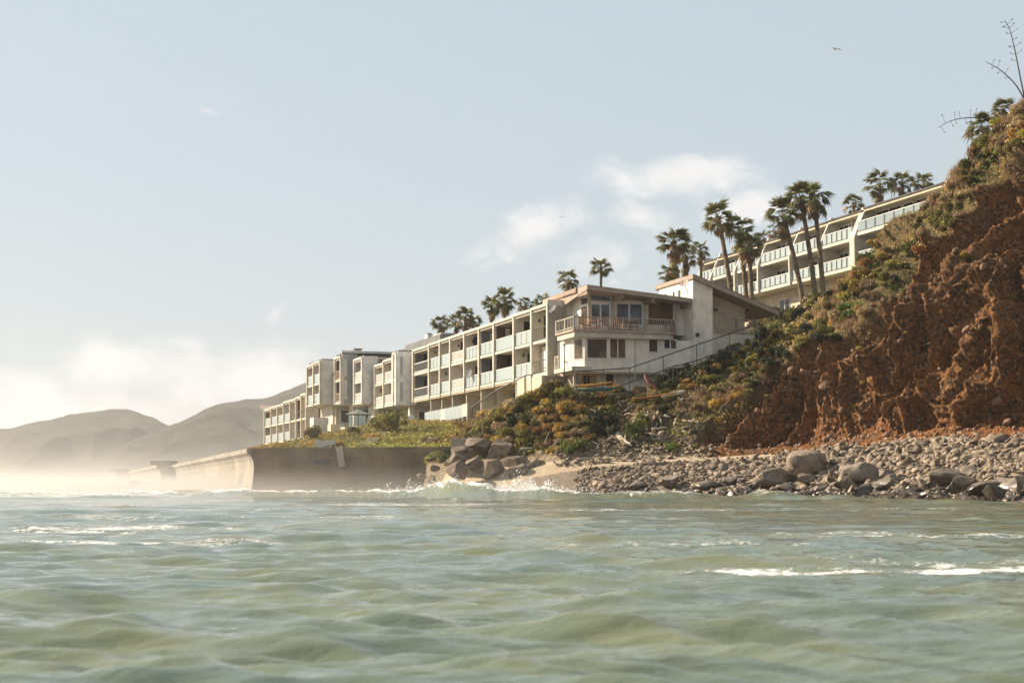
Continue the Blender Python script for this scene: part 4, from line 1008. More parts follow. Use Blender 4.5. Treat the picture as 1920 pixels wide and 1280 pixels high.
boulder('boulder', 1508, 828, 17, .9, 'single round pale boulder leaning on the red earth', 'boulder', None, M['cobble'], 8, sink=.1)
WETS = sorted([(1195, 915, 50), (1255, 912, 60), (1320, 914, 52), (1365, 908, 40), (1440, 912, 88), (1515, 904, 62), (1590, 916, 66), (1608, 900, 100), (1660, 914, 70), (1690, 905, 45), (1712, 918, 42), (1768, 905, 92), (1755, 922, 46), (1800, 920, 78), (1850, 921, 86), (1905, 918, 80), (1880, 905, 60), (1960, 922, 90), (1545, 922, 48), (1480, 922, 45), (1625, 926, 52), (1705, 928, 60), (1735, 931, 40), (1870, 932, 70), (1400, 922, 34), (2010, 915, 70), (1660, 895, 56), (1820, 890, 52)])
for i, (px, py, wd) in enumerate(WETS):
    boulder('wet_boulder', px, py, wd * .98, random.uniform(.42, .62), f'dark wet boulder at the waterline, {ORD[i]} from the sandy end of the stones', 'boulder', 'wet boulders along the waterline', M['wetrock'], 40 + i, sink=.25, rough=.16, facet=.95, sub=3 if wd < 60 else 4)
RIP = sorted([(868, 850, 50, 112), (905, 838, 58, 0), (940, 848, 62, 0), (890, 870, 44, 0), (925, 876, 48, 0), (965, 868, 50, 0), (985, 850, 46, 0), (1010, 862, 44, 0), (1035, 850, 40, 0), (860, 882, 46, 0), (835, 888, 42, 0), (815, 878, 36, 0), (1000, 876, 36, 0), (975, 884, 40, 0), (945, 892, 34, 0), (905, 892, 40, 0), (880, 898, 34, 0), (855, 862, 36, 0), (790, 892, 30, 0), (1045, 868, 28, 0), (955, 830, 30, 0), (1020, 840, 34, 0), (840, 868, 32, 0), (810, 900, 26, 0), (770, 902, 24, 0), (990, 832, 26, 0)])
riprapS = Surf(np.concatenate([BG, CG[:BU, ::3][:, :0]], 1))
for i, (px, py, wd, _) in enumerate(RIP):
    Yr_ = float(np.interp(py, [828, 850, 900], [104.2, 102.3, 98.0])) - max(0, (860 - px)) * .0 + (1.8 if px < 850 else 0)
    if py > 886 and px > 830: continue
    boulder('riprap_boulder', px, py, wd * (1.25 if px > 845 else .85), random.uniform(.62, .85), f'angular brown boulder in the pile at the sea wall end, {ORD[i]} counting from the wall', 'boulder', 'boulders piled at the end of the sea wall', M['riprap'], 80 + i, sub=4 if wd > 40 else 3, yy=Yr_, sink=.5, rough=.12, facet=1.0, dy=.9)
for i, (px, py, wd) in enumerate(sorted([(300, 924, 40), (335, 921, 44), (365, 919, 40), (395, 923, 46), (425, 926, 34), (445, 929, 28), (320, 929, 30), (380, 929, 34), (200, 918, 50), (235, 916, 46), (265, 921, 36), (170, 922, 40), (215, 908, 60), (255, 905, 50), (410, 931, 24), (350, 930, 26)])):
    boulder('surf_rock', px, py, wd * .62, random.uniform(.35, .55), f'pale rock in the surf below the lit sea wall, {ORD[i]} counting towards the corner', 'rock', 'rocks in the surf below the sea wall', M['surfrock'], 140 + i, sub=3, yy=float(np.interp(px, [170, 260, 300, 460], [200, 165, 128, 107])), sink=.5, rough=.3, facet=.8)
# cobbles: the 290 largest as objects, the rest as one mass
rg = np.random.default_rng(21); cand = []
while len(cand) < 6200:
    u, v = rg.uniform(0, 1), rg.uniform(0, 1); iu = int((.38 + .62 * u) * (BU - 1)); iv = int((.18 + .62 * v) * (BV - 1))
    p = BG[iu, iv]; px, py = beachS.px[iu, iv], beachS.py[iu, iv]
    if px > 2020 or px < 955: continue
    if sand_gap(px, py) and rg.random() > .04: continue
    if px < 1100 and py < 880 and rg.random() < .6: continue
    s = float(np.exp(rg.normal(math.log(.15), .48))) * (1 + .75 * sst(px, 1250, 1700)) * (1 + .5 * sst(py, 880, 925) * sst(px, 1300, 1500))
    s = min(s, .55)
    if p[2] < -.15: continue
    if any((p[0] - a) ** 2 + (p[1] - b) ** 2 < (c * .8) ** 2 for a, b, c in rocks if c > .5): continue
    cand.append((s, p[0] + rg.uniform(-.15, .15), p[1] + rg.uniform(-.15, .15), p[2], px))
cand.sort(reverse=True)
inview = [c for c in cand if c[4] < 1935]; single = inview[:290]; sset = set(id(c) for c in single)
for s, x, y, z, px in single:
    o = bpy.data.objects.new('cobble', random.choice(cob_me)); COL.objects.link(o)
    o.location = (x, y, z + s * .18); o.rotation_euler = (random.gauss(0, .45), random.gauss(0, .45), random.uniform(0, 6.28)); o.scale = (s, s, s * random.uniform(.8, 1.15))
    tag(o, 'larger grey-brown rounded cobble lying loose on the stony beach', 'cobble', 'cobbles on the stony beach')
def mass(name, items, mat, variants, tilt=.3, label=None):
    Vs, Fs, T, off = [], [], [], 0
    for (s, x, y, z, *_r) in items:
        V, Fc = variants[int(rg.integers(len(variants)))]; mt = np.array(rotm(rg, tilt)); W_ = (V * s) @ mt.T + np.array([x, y, z + s * .15])
        Vs.append(W_); Fs.append(Fc + off); T.append(np.full(len(V), rg.random())); off += len(V)
    o = mesh_np(name, np.concatenate(Vs), np.concatenate(Fs), mat, smooth=True); attr(o, 'tone', np.concatenate(T)); tag(o, label, kind='stuff'); return o
mass('shingle', [c for c in cand if id(c) not in sset], M['cobble'], RV, .5, label='small cobbles and shingle covering the beach')
# rubble of small stones on the debris slope and below the driftwood
items = []
for _ in range(1500):
    px, py = rg.uniform(1040, 1340), rg.uniform(790, 872)
    if py < interp(px, [(1060, 838), (1130, 822), (1200, 800), (1330, 835)]) or py > interp(px, [(1040, 874), (1100, 870), (1200, 860), (1340, 854)]): continue
    p, n = cliffS.at(px, py); pb, nb_ = beachS.at(px, py); p = pb if pb.z > p.z - .1 and pb.y < p.y + .5 else p; items.append((float(np.exp(rg.normal(math.log(.15), .35))), p.x + rg.uniform(-.1, .1), p.y - .1, p.z + .03))
mass('slope_rubble', items, M['cobble'], RV, label='rubble of small stones at the foot of the debris slope')
# stones standing out of the cliff face
items = []
bi = np.argwhere(bare > .6)
for _ in range(2200):
    iu, iv = bi[rg.integers(len(bi))]; p, n = CG[iu, iv], cliffS.N[iu, iv]; s = float(np.exp(rg.normal(math.log(.085), .55)))
    items.append((min(s, .2), *(p + n * s * .2)))
mass('cliff_stones', items, M['clifstone'], [ICO[1]] + [rock_verts(1, 300 + i, 1, .8, .6, .2, .5) for i in range(6)], 1.5, 'small stones embedded in the red cliff')
for i, (px, py, wd) in enumerate(sorted([(1690, 640, 22), (1812, 620, 18), (1482, 692, 16), (1505, 700, 20), (1545, 722, 24), (1790, 470, 16), (1845, 500, 20), (1752, 500, 14), (1630, 560, 14), (1480, 800, 16), (1876, 665, 14), (1700, 560, 12), (1870, 750, 26), (1890, 790, 22)])):
    p, n = cliffS.at(px, py); s = wd / F * p.y / 2; V, Fc = rock_verts(3, 340 + i, s, s * .8, s * .7, .2, .7)
    o = mesh_np('cliff_boulder', V, Fc, M['clifstone'], smooth=True, loc=tuple(p + n * s * .25)); o.rotation_euler = (rg.normal(0, .5), -.7, rg.normal(0, .3))
    tag(o, f'pale boulder sticking out of the red cliff face, {ORD[i]} counting towards the cliff end', 'boulder', 'boulders embedded in the cliff')

# ================================================================== VEGETATION
def leaf_quads(C, N, S, rg, asp=.55):
    """quads centred on C, normals about N, half-size S -> verts, faces"""
    n = len(C); N = N + rg.normal(0, .55, (n, 3)); N /= np.linalg.norm(N, axis=1, keepdims=True)
    A = np.cross(N, rg.normal(size=(n, 3))); A /= np.linalg.norm(A, axis=1, keepdims=True) + 1e-9; B = np.cross(N, A)
    S = np.asarray(S).reshape(-1, 1); V = np.stack([C - A * S, C - B * S * asp, C + A * S, C + B * S * asp], 1).reshape(-1, 3)
    return V, np.arange(4 * n).reshape(n, 4)
def shrub_mesh(name, seed, pal, n=650, leaf=.085, flat=.75, lob=7, core=True):
    """unit shrub (radius about 1, base at z = 0) of lobes covered in leaves; colours from pal"""
    rg = np.random.default_rng(seed); L = []
    for i in range(lob):
        a = rg.uniform(0, 6.28); r = rg.uniform(0, .62) if i else 0; L.append((r * math.cos(a), r * math.sin(a), rg.uniform(.28, .8) * flat, rg.uniform(.30, .5)))
    L = np.array(L); k = rg.integers(lob, size=n); dr = rg.normal(size=(n, 3)); dr[:, 2] = np.abs(dr[:, 2]) * .9 - .25; dr /= np.linalg.norm(dr, axis=1, keepdims=True)
    rad = L[k, 3] * rg.uniform(.55, 1.08, n) ** .6; C = L[k, :3] + dr * rad[:, None]; C[:, 2] = np.maximum(C[:, 2], .02)
    V, Fc = leaf_quads(C, dr, leaf * rg.uniform(.6, 1.4, n), rg)
    pal = np.array(pal); lc = pal[rg.integers(len(pal), size=lob)]; col = lc[k] * (.7 + .6 * rg.random((n, 1))); mixp = pal[rg.integers(len(pal), size=n)]
    col = np.where(rg.random((n, 1)) < .3, mixp, col); colv = np.repeat(col, 4, 0)
    o = mesh_np(name, V, Fc, M['leaf']); attr_col(o, 'col', colv); return o
def take(o): me = o.data; bpy.data.objects.remove(o); return me
PAL = dict(orange=[(.36, .17, .035), (.28, .16, .04), (.21, .15, .04), (.44, .24, .05), (.14, .115, .03)], olive=[(.115, .105, .028), (.17, .145, .036), (.075, .075, .022), (.24, .19, .05)],
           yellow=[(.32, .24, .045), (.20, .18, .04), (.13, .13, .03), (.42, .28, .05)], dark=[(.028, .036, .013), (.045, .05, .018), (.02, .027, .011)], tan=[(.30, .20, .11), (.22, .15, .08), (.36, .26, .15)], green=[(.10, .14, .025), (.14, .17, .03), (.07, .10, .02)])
SHR = {k: [take(shrub_mesh('shrub', 400 + 7 * i + 31 * j, PAL[k], n=900 if k != 'tan' else 700)) for i in range(3)] for j, k in enumerate(PAL)}
LAB = dict(orange='rust-orange shrub', olive='olive-green shrub', yellow='yellow flowering shrub', dark='dark evergreen bush', tan='dry tan shrub', green='fresh green bush')
def shrub(kind, p, s, where, grp, hz=1.0, n=None, lab=None):
    o = bpy.data.objects.new('shrub' if kind not in ('dark', 'green') else 'bush', random.choice(SHR[kind])); COL.objects.link(o)
    o.location = p - (Vector((0, 0, s * .18)) if n is None else n * -s * .02 + Vector((0, 0, s * .15)))
    o.scale = (s * random.uniform(.85, 1.15), s, s * hz * random.uniform(.85, 1.2)); o.rotation_euler = (0, 0, random.uniform(0, 6.28))
    tag(o, lab or f'{LAB[kind]} {where}', 'shrub' if kind not in ('dark', 'green') else 'bush', grp); return o
# shrubs of the mound in front of the row and house
rs = random.Random(5); cnt = 0
def scatter(n, pxr, topf, botf, kinds, smin, smax, where, grp, gap=.5):
    got = []; tries = 0
    while len(got) < n and tries < n * 30:
        tries += 1; px = rs.uniform(*pxr); t_, b_ = interp(px, topf), interp(px, botf); py = t_ + (b_ - t_) * rs.random()
        if b_ - t_ < 3: continue
        p, nn_ = cliffS.at(px, py); s = rs.uniform(smin, smax)
        if any((p - q_).length < (s + r_) * gap for q_, r_ in got): continue
        got.append((p, s)); cum = np.cumsum([w_ for _, w_ in kinds]) / sum(w_ for _, w_ in kinds); uu = float(np.clip(.5 + .62 * fbm(p.x * .33, p.y * .2, p.z * .4, 2) + rs.gauss(0, .10), 0, .999)); shrub(kinds[int(np.searchsorted(cum, uu))][0], p, s, where, grp, n=nn_)
top1 = [(860, 812), (920, 780), (980, 748), (1060, 740), (1150, 745)]; bot1 = [(860, 830), (920, 830), (980, 838), (1060, 838), (1150, 812)]
scatter(95, (872, 1150), top1, bot1, [('orange', 4), ('olive', 5), ('yellow', 1.2), ('tan', 1.2), ('dark', 1.6)], .42, .85, 'on the mound below the house', 'shrubs on the mound below the house', .52)
for px, py, s, kd in ((1035, 742, 1.25, 'olive'), (1010, 748, 1.1, 'orange'), (1128, 800, 1.3, 'dark'), (1110, 812, 1.0, 'dark'), (1085, 842, 1.05, 'green'), (1065, 846, .75, 'green'), (1060, 770, .9, 'orange'), (975, 765, 1.0, 'olive')):
    p, nn_ = cliffS.at(px, py); shrub(kd, p, s, 'on the mound below the house', 'shrubs on the mound below the house')
p, _ = cliffS.at(1192, 822); o = shrub('green', p, .75, '', None, 2.6, lab='tall bright green bush standing among the driftwood')
p, _ = cliffS.at(1256, 838); o = shrub('green', p, .9, '', None, .7, lab='low spreading green bush at the foot of the debris slope')
p, _ = cliffS.at(1160, 722); o = shrub('yellow', p, .9, '', None, .9, lab='golden shrub beside the stacked kayaks')
# slope between driftwood and cliff, and under the house wing
scatter(60, (1180, 1420), [(1180, 752), (1250, 735), (1330, 700), (1420, 640)], [(1180, 790), (1250, 790), (1330, 775), (1420, 745)], [('orange', 3), ('olive', 4), ('tan', 2), ('dark', 2.4), ('yellow', 1)], .3, .72, 'on the slope beside the driftwood', 'shrubs on the slope beside the driftwood', .6)
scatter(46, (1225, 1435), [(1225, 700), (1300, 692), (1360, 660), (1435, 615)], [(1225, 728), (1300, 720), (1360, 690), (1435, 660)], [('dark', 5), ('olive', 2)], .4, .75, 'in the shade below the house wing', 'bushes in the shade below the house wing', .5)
# the cap of the cliff
topc = [(p_[0], p_[1] + 16) for p_ in [(1430, 622), (1500, 585), (1570, 520), (1650, 440), (1750, 362), (1850, 250), (1950, 160)]]
botc = [(p_[0], p_[1] - 6) for p_ in CAP]
scatter(190, (1430, 1945), topc, botc, [('dark', 3.4), ('olive', 4.5), ('tan', 2.4), ('yellow', 1.8), ('orange', 1.2), ('green', .5)], .32, .85, 'on the slope above the red cliff', 'shrubs on the slope above the red cliff', .45)
scatter(34, (1380, 1440), [(1380, 690), (1440, 640)], [(1380, 770), (1440, 690)], [('orange', 3), ('olive', 3), ('tan', 2)], .3, .6, 'on the slope beside the driftwood', 'shrubs on the slope beside the driftwood', .6)
scatter(26, (1420, 1900), [(1420, 720), (1560, 660), (1700, 520), (1900, 420)], [(1420, 800), (1560, 780), (1700, 740), (1900, 640)], [('olive', 4), ('yellow', 2), ('dark', 1)], .18, .4, 'clinging to the bare red cliff', 'plants clinging to the red cliff')
rh = random.Random(3)
for _ in range(44):
    px = rh.uniform(1415, 1580); Y = rh.uniform(113, 141); X = (px - 960) / F * Y
    if inland(X, Y) < 9: continue
    shrub(rh.choice(['dark', 'olive', 'olive', 'tan']), Vector((X, Y, hill_z(X, Y))), rh.uniform(.9, 1.7), 'on the hillside behind the house wing', 'scrub on the hillside behind the house wing', 1.1)
# ground cover as one mass each
def cover_mass(name, C, N, S, cols, label, asp=.55):
    V, Fc = leaf_quads(C, N, S, rg, asp); o = mesh_np(name, V, Fc, M['leaf']); attr_col(o, 'col', np.repeat(cols, 4, 0)); tag(o, label, kind='stuff')
vi = np.argwhere((bare < .5) & (np.linspace(0, 1, NV)[None, :] > .14) & (np.linspace(0, 1, NV)[None, :] < .9) & (base_px < 1990))
pk = vi[rg.integers(len(vi), size=52000)]; C = CG[pk[:, 0], pk[:, 1]] + rg.uniform(-.12, .12, (len(pk), 3)); N = cliffS.N[pk[:, 0], pk[:, 1]]; C = C + N * rg.uniform(0, .16, (len(pk), 1))
ppx = base_px[pk[:, 0], pk[:, 1]]
patch = fbm(C[:, 0] * .5, C[:, 1] * .5, C[:, 2] * .5, 3); p2_ = fbm(C[:, 0] * .3 + 30, C[:, 1] * .3, C[:, 2] * .3, 3)
allp = [np.array(PAL[k]) for k in ('olive', 'orange', 'tan', 'dark', 'green')]
ki = np.where(patch > .45, 1, np.where(patch < -.35, 3, np.where(p2_ > .4, 2, np.where(p2_ < -.6, 4, 0))))
cols = np.array([allp[k_][rg.integers(len(allp[k_]))] for k_ in ki]) * (.7 + .6 * rg.random((len(ki), 1)))
keep = (fbm(C[:, 0] * 1.1, C[:, 1] * 1.1, C[:, 2] * 1.1, 2) > -.25 - .3 * (ppx > 1400)) & ~((ppx > 1120) & (ppx < 1300) & (rg.random(len(C)) < .6))
cover_mass('slope_plants', C[keep], N[keep], rg.uniform(.05, .13, keep.sum()), cols[keep], 'low mixed plants covering the bluff')
# dry grass: upright blades
def grass_mass(name, pts, h, cols, label):
    n = len(pts); a = rg.uniform(0, 6.28, n); dx = np.stack([np.cos(a), np.sin(a), np.zeros(n)], 1) * .02; lean = np.stack([rg.normal(.10, .16, n), rg.normal(0, .16, n), np.ones(n)], 1) * h[:, None]
    V = np.stack([pts - dx, pts + dx, pts + lean], 1).reshape(-1, 3); o = mesh_np(name, V, np.arange(3 * n).reshape(n, 3), M['leaf']); attr_col(o, 'col', np.repeat(cols, 3, 0)); tag(o, label, kind='stuff')
gp, gh = [], []
for (px, py, rx, ry, n) in [(1592, 612, 26, 12, 1100), (1560, 560, 22, 40, 900), (1535, 585, 18, 18, 500), (1870, 228, 30, 30, 1200), (1830, 280, 24, 32, 1100), (1790, 345, 22, 30, 900), (1900, 195, 26, 18, 700), (1330, 745, 36, 14, 700), (1440, 700, 24, 22, 500), (1375, 745, 26, 22, 500), (1750, 385, 30, 20, 600), (1300, 770, 30, 10, 300)]:
    for _ in range(n // 12):
        p, nn_ = cliffS.at(px + rg.normal(0, rx * .5), py + rg.normal(0, ry * .5))
        for __ in range(12): gp.append((p.x + rg.normal(0, .14), p.y + rg.normal(0, .14), p.z - .03)); gh.append(rg.uniform(.25, .62))
gp = np.array(gp); cols = np.array(PAL['tan'])[rg.integers(3, size=len(gp))] * (.9 + .5 * rg.random((len(gp), 1)))
grass_mass('dry_grass', gp, np.array(gh), cols, 'pale dry grass on the upper slope')
# ice plant on the embankment, denser towards the viewer
ei = np.argwhere(emask & (inl_ < -1.2) & (EY < 260)); wgt = 1 / EY[ei[:, 0], ei[:, 1]] ** 1.0; wgt /= wgt.sum()
pk = ei[rg.choice(len(ei), size=60000, p=wgt)]; C = EG[pk[:, 0], pk[:, 1]] + np.stack([rg.uniform(-.3, .3, len(pk)), rg.uniform(-.3, .3, len(pk)), rg.uniform(0, .18, len(pk))], 1)
zz_, a1, a2 = emb_z(C[:, 0], C[:, 1]); ok = (a1 > .25) & (a2 > .25); C = C[ok]; N = np.tile([0, -.4, .9], (len(C), 1))
patch = fbm(C[:, 0] * .22, C[:, 1] * .22, 3, 4); allp = [np.array(q_) for q_ in ([(.18, .145, .03), (.24, .18, .035), (.115, .11, .028)], [(.34, .16, .03), (.26, .15, .035)], [(.30, .26, .05), (.22, .2, .04)])]
ki = np.where(patch > .42, 1, np.where(patch < -.45, 2, 0)); cols = np.array([allp[k_][rg.integers(len(allp[k_]))] for k_ in ki]) * (.75 + .5 * rg.random((len(ki), 1)))
cover_mass('ice_plant', C, N, rg.uniform(.07, .17, len(C)), cols, 'ice plant covering the embankment above the sea wall', .5)
# small bushes and hedge on the embankment / terraces
def ebush(px, py, s, kd, hz, lab, grp=None):
    p, nn_ = embS.at(px, py); return shrub(kd, p, s, '', grp, hz, lab=lab)
ebush(731, 808, 2.0, 'yellow', 1.15, 'clipped rounded yellow-green hedge beside the white terrace')
ebush(700, 822, .9, 'orange', .8, 'reddish low shrub under the terrace wall, left of the hedge')
ebush(660, 816, .8, 'olive', .9, 'small olive shrub under the white terrace wall')
ebush(592, 822, .9, 'yellow', 1.6, 'tall yellowish plant by the low white wall')
for i, (px, py) in enumerate(((845, 828), (860, 822), (875, 815), (868, 830))): ebush(px, py, .8, 'orange', .7, 'orange shrub where the embankment meets the mound', 'orange shrubs at the end of the embankment')

# ================================================================== PALMS
M['bark'] = paint('palm_bark', (0.19, 0.14, 0.10), rough=.95, var=.35, scale=3, streak=.3, bump=.9, bscale=12, spec=.1)
M['frond'] = leafmat('palm_leaf', False, (.135, .13, .042), .4, .35); M['deadfrond'] = leafmat('dead_palm_leaf', False, (.24, .155, .075), .3, .25)
M['fruitst'] = paint('palm_stalk', (.30, .2, .09))
def frond_mesh(seed, droop=.25, blades=15):
    """fan leaf along +x: stalk then a pleated fan, unit length about 1"""
    rg = np.random.default_rng(seed); k = MB(); k.tube([(0, 0, 0), (.25, 0, .03), (.50, 0, .03)], [.020, .014, .008], 3)
    for i in range(blades):
        a = (i - (blades - 1) / 2) / (blades - 1) * 2.5; ln = (.52 - .08 * abs(a)) * rg.uniform(.85, 1.15); w_ = .042
        c = Vector((.46, 0, .03)); d = Vector((math.cos(a), math.sin(a), 0)); n = Vector((-d.y, d.x, 0))
        mid = c + d * ln * .55 + Vector((0, 0, -.02 + .015 * (-1) ** i)); tip = c + d * ln + Vector((0, 0, -droop * ln * rg.uniform(.5, 1.6)))
        j = len(k.v); k.v += [tuple(c), tuple(mid + n * w_), tuple(tip), tuple(mid - n * w_)]; k.f.append((j, j + 1, j + 2, j + 3))
    me = bpy.data.meshes.new('frond'); me.from_pydata(k.v, [], k.f); return me
FRO = []
for i in range(5):
    me = frond_mesh(500 + i, random.uniform(.2, .55)); me.materials.append(M['frond']); FRO.append(me)
DEAD = []
for i in range(3):
    me = frond_mesh(520 + i, .7, 11); me.materials.append(M['deadfrond']); DEAD.append(me)
def palm(cpx, cpy, dpx, Y, label, grp, base=None, skirt=0, nf=27, zbase=None, trunk_r=.20):
    top = P(cpx, cpy, Y); skirt = skirt or random.choice([0, .12, .2, .35]); nf = max(16, int(nf * random.uniform(.8, 1.15)))
    if base: b = P(base[0], base[1], Y); b.z -= .6
    else: b = Vector((top.x + random.uniform(-.3, .3), Y, hill_z(top.x, Y) - .3))
    if zbase is not None: b.z = zbase
    if b.z > top.z - 1.2: b.z = top.z - 2.5
    root = empty('palm_tree', b); tag(root, label, 'palm tree', grp); r = dpx / F * Y / 2 * 1.28
    tp_ = top - b; n = 12; k = MB(); pts, rad = [], []
    for i in range(n + 1):
        f_ = i / n; pts.append((tp_.x * f_ ** 1.25, tp_.y * f_, tp_.z * f_)); rad.append(trunk_r * (1.25 - .4 * f_ + .06 * (i % 2)) if f_ < .97 else trunk_r * .95)
    k.tube(pts, rad, 9); k.build('trunk', M['bark'], root, smooth=True)
    for i in range(nf):
        f_ = (i + .5) / nf; elv = math.asin(np.clip(1.0 - 1.62 * f_, -1, 1)); az_ = i * 2.399963 + random.uniform(-.3, .3)
        o = bpy.data.objects.new('frond', random.choice(FRO) if f_ < .86 or random.random() < .5 else random.choice(DEAD)); COL.objects.link(o); o.parent = root
        o.location = (tp_.x, tp_.y, tp_.z - .12 * f_ * r); o.rotation_euler = (random.uniform(-.6, .6), -elv + random.uniform(-.22, .22) + .18 * math.cos(az_), az_); s = r * random.uniform(.78, 1.18); o.scale = (s, s, s)
    if skirt:
        for i in range(int(skirt * 26)):
            f_ = i / (skirt * 26); o = bpy.data.objects.new('dead_frond', random.choice(DEAD)); COL.objects.link(o); o.parent = root
            o.location = (tp_.x * (1 - .12 * skirt * f_), tp_.y, tp_.z - r * .25 - f_ * r * 1.6 * skirt); o.rotation_euler = (random.uniform(-.4, .4), R(random.uniform(48, 78)), i * 2.4); s = r * random.uniform(.6, .85); o.scale = (s, s, s)
g1 = 'small palms behind the row of apartments'
palm(825, 607, 34, 185, 'lone small palm behind the far end of the long white block', g1)
palm(806, 636, 22, 188, 'lowest palm crown peeping over the dark roof parapet', g1, nf=20)
palm(855, 604, 32, 180, 'leftmost palm of the tight trio behind the white block', g1); palm(873, 596, 40, 178, 'tallest palm of the tight trio behind the white block', g1, skirt=.4); palm(887, 604, 30, 182, 'right palm of the tight trio behind the white block', g1)
palm(922, 574, 36, 168, 'shorter palm of the pair above the dark brown bay', g1, skirt=.3); palm(946, 562, 44, 166, 'taller palm of the pair above the dark brown bay', g1, skirt=.3)
palm(985, 572, 32, 160, 'low palm with sparse crown left of the house roof', g1, nf=22); palm(1017, 566, 32, 158, 'low palm crown just above the end bay by the house', g1, nf=22)
palm(1065, 525, 42, 148, 'palm standing behind the left corner of the house roof', g1); palm(1127, 502, 40, 148, 'slender palm above the ridge of the house roof', g1, trunk_r=.14)
g2 = 'palms behind the house wing'
palm(1263, 455, 60, 130, 'broad shaggy palm with thick brown skirt behind the house wing', g2, skirt=1.0, nf=34, trunk_r=.3); palm(1285, 480, 44, 132, 'brown-skirted palm crowded against the broad shaggy palm', g2, skirt=.9, trunk_r=.25); palm(1313, 470, 36, 150, 'small palm between the shaggy palms and the hillside apartments', g2, trunk_r=.15); palm(1252, 512, 36, 128, 'low palm fronds at the foot of the shaggy palm', g2, nf=18)
g3 = 'tall palms in front of the hillside apartments'
palm(1347, 408, 58, 140, 'tall leaning palm with its crown clear of the others', g3, base=(1375, 575), skirt=.15); palm(1386, 432, 58, 141, 'palm crossing the left end of the hillside apartments', g3, base=(1402, 580), skirt=.2); palm(1404, 462, 54, 139, 'shorter dense palm beside the crossing palms', g3, base=(1411, 580), skirt=.2); palm(1424, 450, 34, 190, 'distant palm peeping over the hillside roof between tall palms', g3, nf=20)
palm(1468, 402, 58, 140, 'leaning palm with bushy crown left of the tall pair', g3, base=(1506, 560), skirt=.35); palm(1502, 374, 62, 139, 'left palm of the tall pair', g3, base=(1530, 560), skirt=.2); palm(1526, 372, 64, 138, 'right palm of the tall pair', g3, base=(1545, 560), skirt=.2); palm(1452, 434, 30, 185, 'small far palm just above the hillside roof', g3, nf=18)
g4 = 'palms behind the hillside apartments'
palm(1600, 382, 38, 178, 'single low palm above the hillside roof by the wide fin', g4, nf=22); palm(1650, 345, 54, 172, 'leftmost and largest of the palms over the hillside roof end', g4, skirt=.4); palm(1692, 341, 46, 172, 'middle palm of the cluster over the hillside roof end', g4); palm(1732, 344, 40, 170, 'rightmost palm of the cluster over the hillside roof end', g4)
g5 = 'palms at the cliff top'
palm(1840, 240, 54, 112, 'palm leaning out from the cliff top below the dead stalk', g5, base=(1875, 290), nf=26); palm(1880, 206, 46, 113, 'palm at the crest of the cliff', g5, base=(1900, 260), nf=24)

# ================================================================== DEAD FLOWER STALKS, BIRDS
M['stalk'] = paint('dry_stalk', (.07, .06, .06), rough=.9)
def stalk(pts, Y, label, twigs, r0=.055):
    P3 = [P(px, py, Y) for px, py in pts]; root = empty('agave_stalk', P3[0]); tag(root, label, 'flower stalk', 'dead flower stalks on the cliff top')
    Q = crom(np.array([tuple(p_ - P3[0]) for p_ in P3]), 14); k = MB(); k.tube([tuple(q_) for q_ in Q], [r0 * (1 - .75 * i / 13) for i in range(14)], 6); k.build('stem', M['stalk'], root, smooth=True)
    for f_, ln, sd_, up_ in twigs:
        i = int(f_ * 13); q_ = Vector(Q[i]); d = (Vector(Q[min(i + 1, 13)]) - Vector(Q[i - 1])).normalized(); n = Vector((-d.z, 0, d.x)) * sd_
        e = q_ + n * ln + Vector((0, random.uniform(-.1, .1), up_)); k = MB(); k.tube([q_, (q_ + e) / 2 + Vector((0, 0, -.03)), e], [.014, .012, .01], 4)
        for _ in range(4): z_ = e + Vector((random.uniform(-.08, .08), random.uniform(-.08, .08), random.uniform(-.04, .07))); k.tube([e, z_], [.012, .02], 4)
        k.build('twig', M['stalk'], root)
tw = lambda n, a, b, l: [(a + (b - a) * i / n, random.uniform(l * .6, l), (-1) ** i, random.uniform(-.05, .2)) for i in range(n)]
stalk([(1922, 190), (1912, 140), (1903, 95), (1893, 55), (1883, 38)], 101, 'tall dead flower stalk standing upright on the cliff top', tw(13, .45, .98, .45))
stalk([(1922, 190), (1905, 160), (1880, 135), (1860, 122), (1847, 116)], 101, 'dead flower stalk slanting to the left from the same root', tw(6, .4, .85, .4), .05)
stalk([(1885, 224), (1850, 222), (1815, 221), (1785, 226), (1758, 240)], 108, 'dead flower stalk drooping almost level over the slope', tw(13, .25, .98, .55), .055)
M['gull'] = paint('gull_feathers', (.35, .33, .32), var=.3)
def gull(px, py, Y, span, bank, label):
    p = P(px, py, Y); root = empty('seagull', p); tag(root, label, 'bird', 'seagulls in flight')
    k = MB(); k.tube([(0, -.28, 0), (0, -.2, .01), (0, -.05, 0), (0, .12, 0), (0, .24, 0)], [.01, .05, .075, .05, .012], 8); k.build('body', M['gull'], root, smooth=True)
    k = MB(); k.extrude([(-.06, .2, 0), (.06, .2, 0), (.09, .34, .01), (-.09, .34, .01)], (0, 0, .012)); k.build('tail', M['gull'], root)
    for s in (-1, 1):
        k = MB(); a, b_ = span * .22, span * .5
        for (x0, z0, w0), (x1, z1, w1) in (((0, .02, .10), (a, .13, .10)), ((a, .13, .10), (b_, .03, .02))):
            i = len(k.v); k.v += [(s * x0, -w0, z0), (s * x1, -w1, z1), (s * x1, w1, z1 - .01), (s * x0, w0, z0 - .01), (s * x0, -w0, z0 - .025), (s * x1, -w1, z1 - .02), (s * x1, w1, z1 - .03), (s * x0, w0, z0 - .03)]
            k.f += [(i, i+1, i+2, i+3), (i+4, i+7, i+6, i+5), (i, i+4, i+5, i+1), (i+3, i+2, i+6, i+7), (i+1, i+5, i+6, i+2), (i, i+3, i+7, i+4)]
        k.build('wing', M['gull'], root)
    root.rotation_euler = (.15, bank, .35)
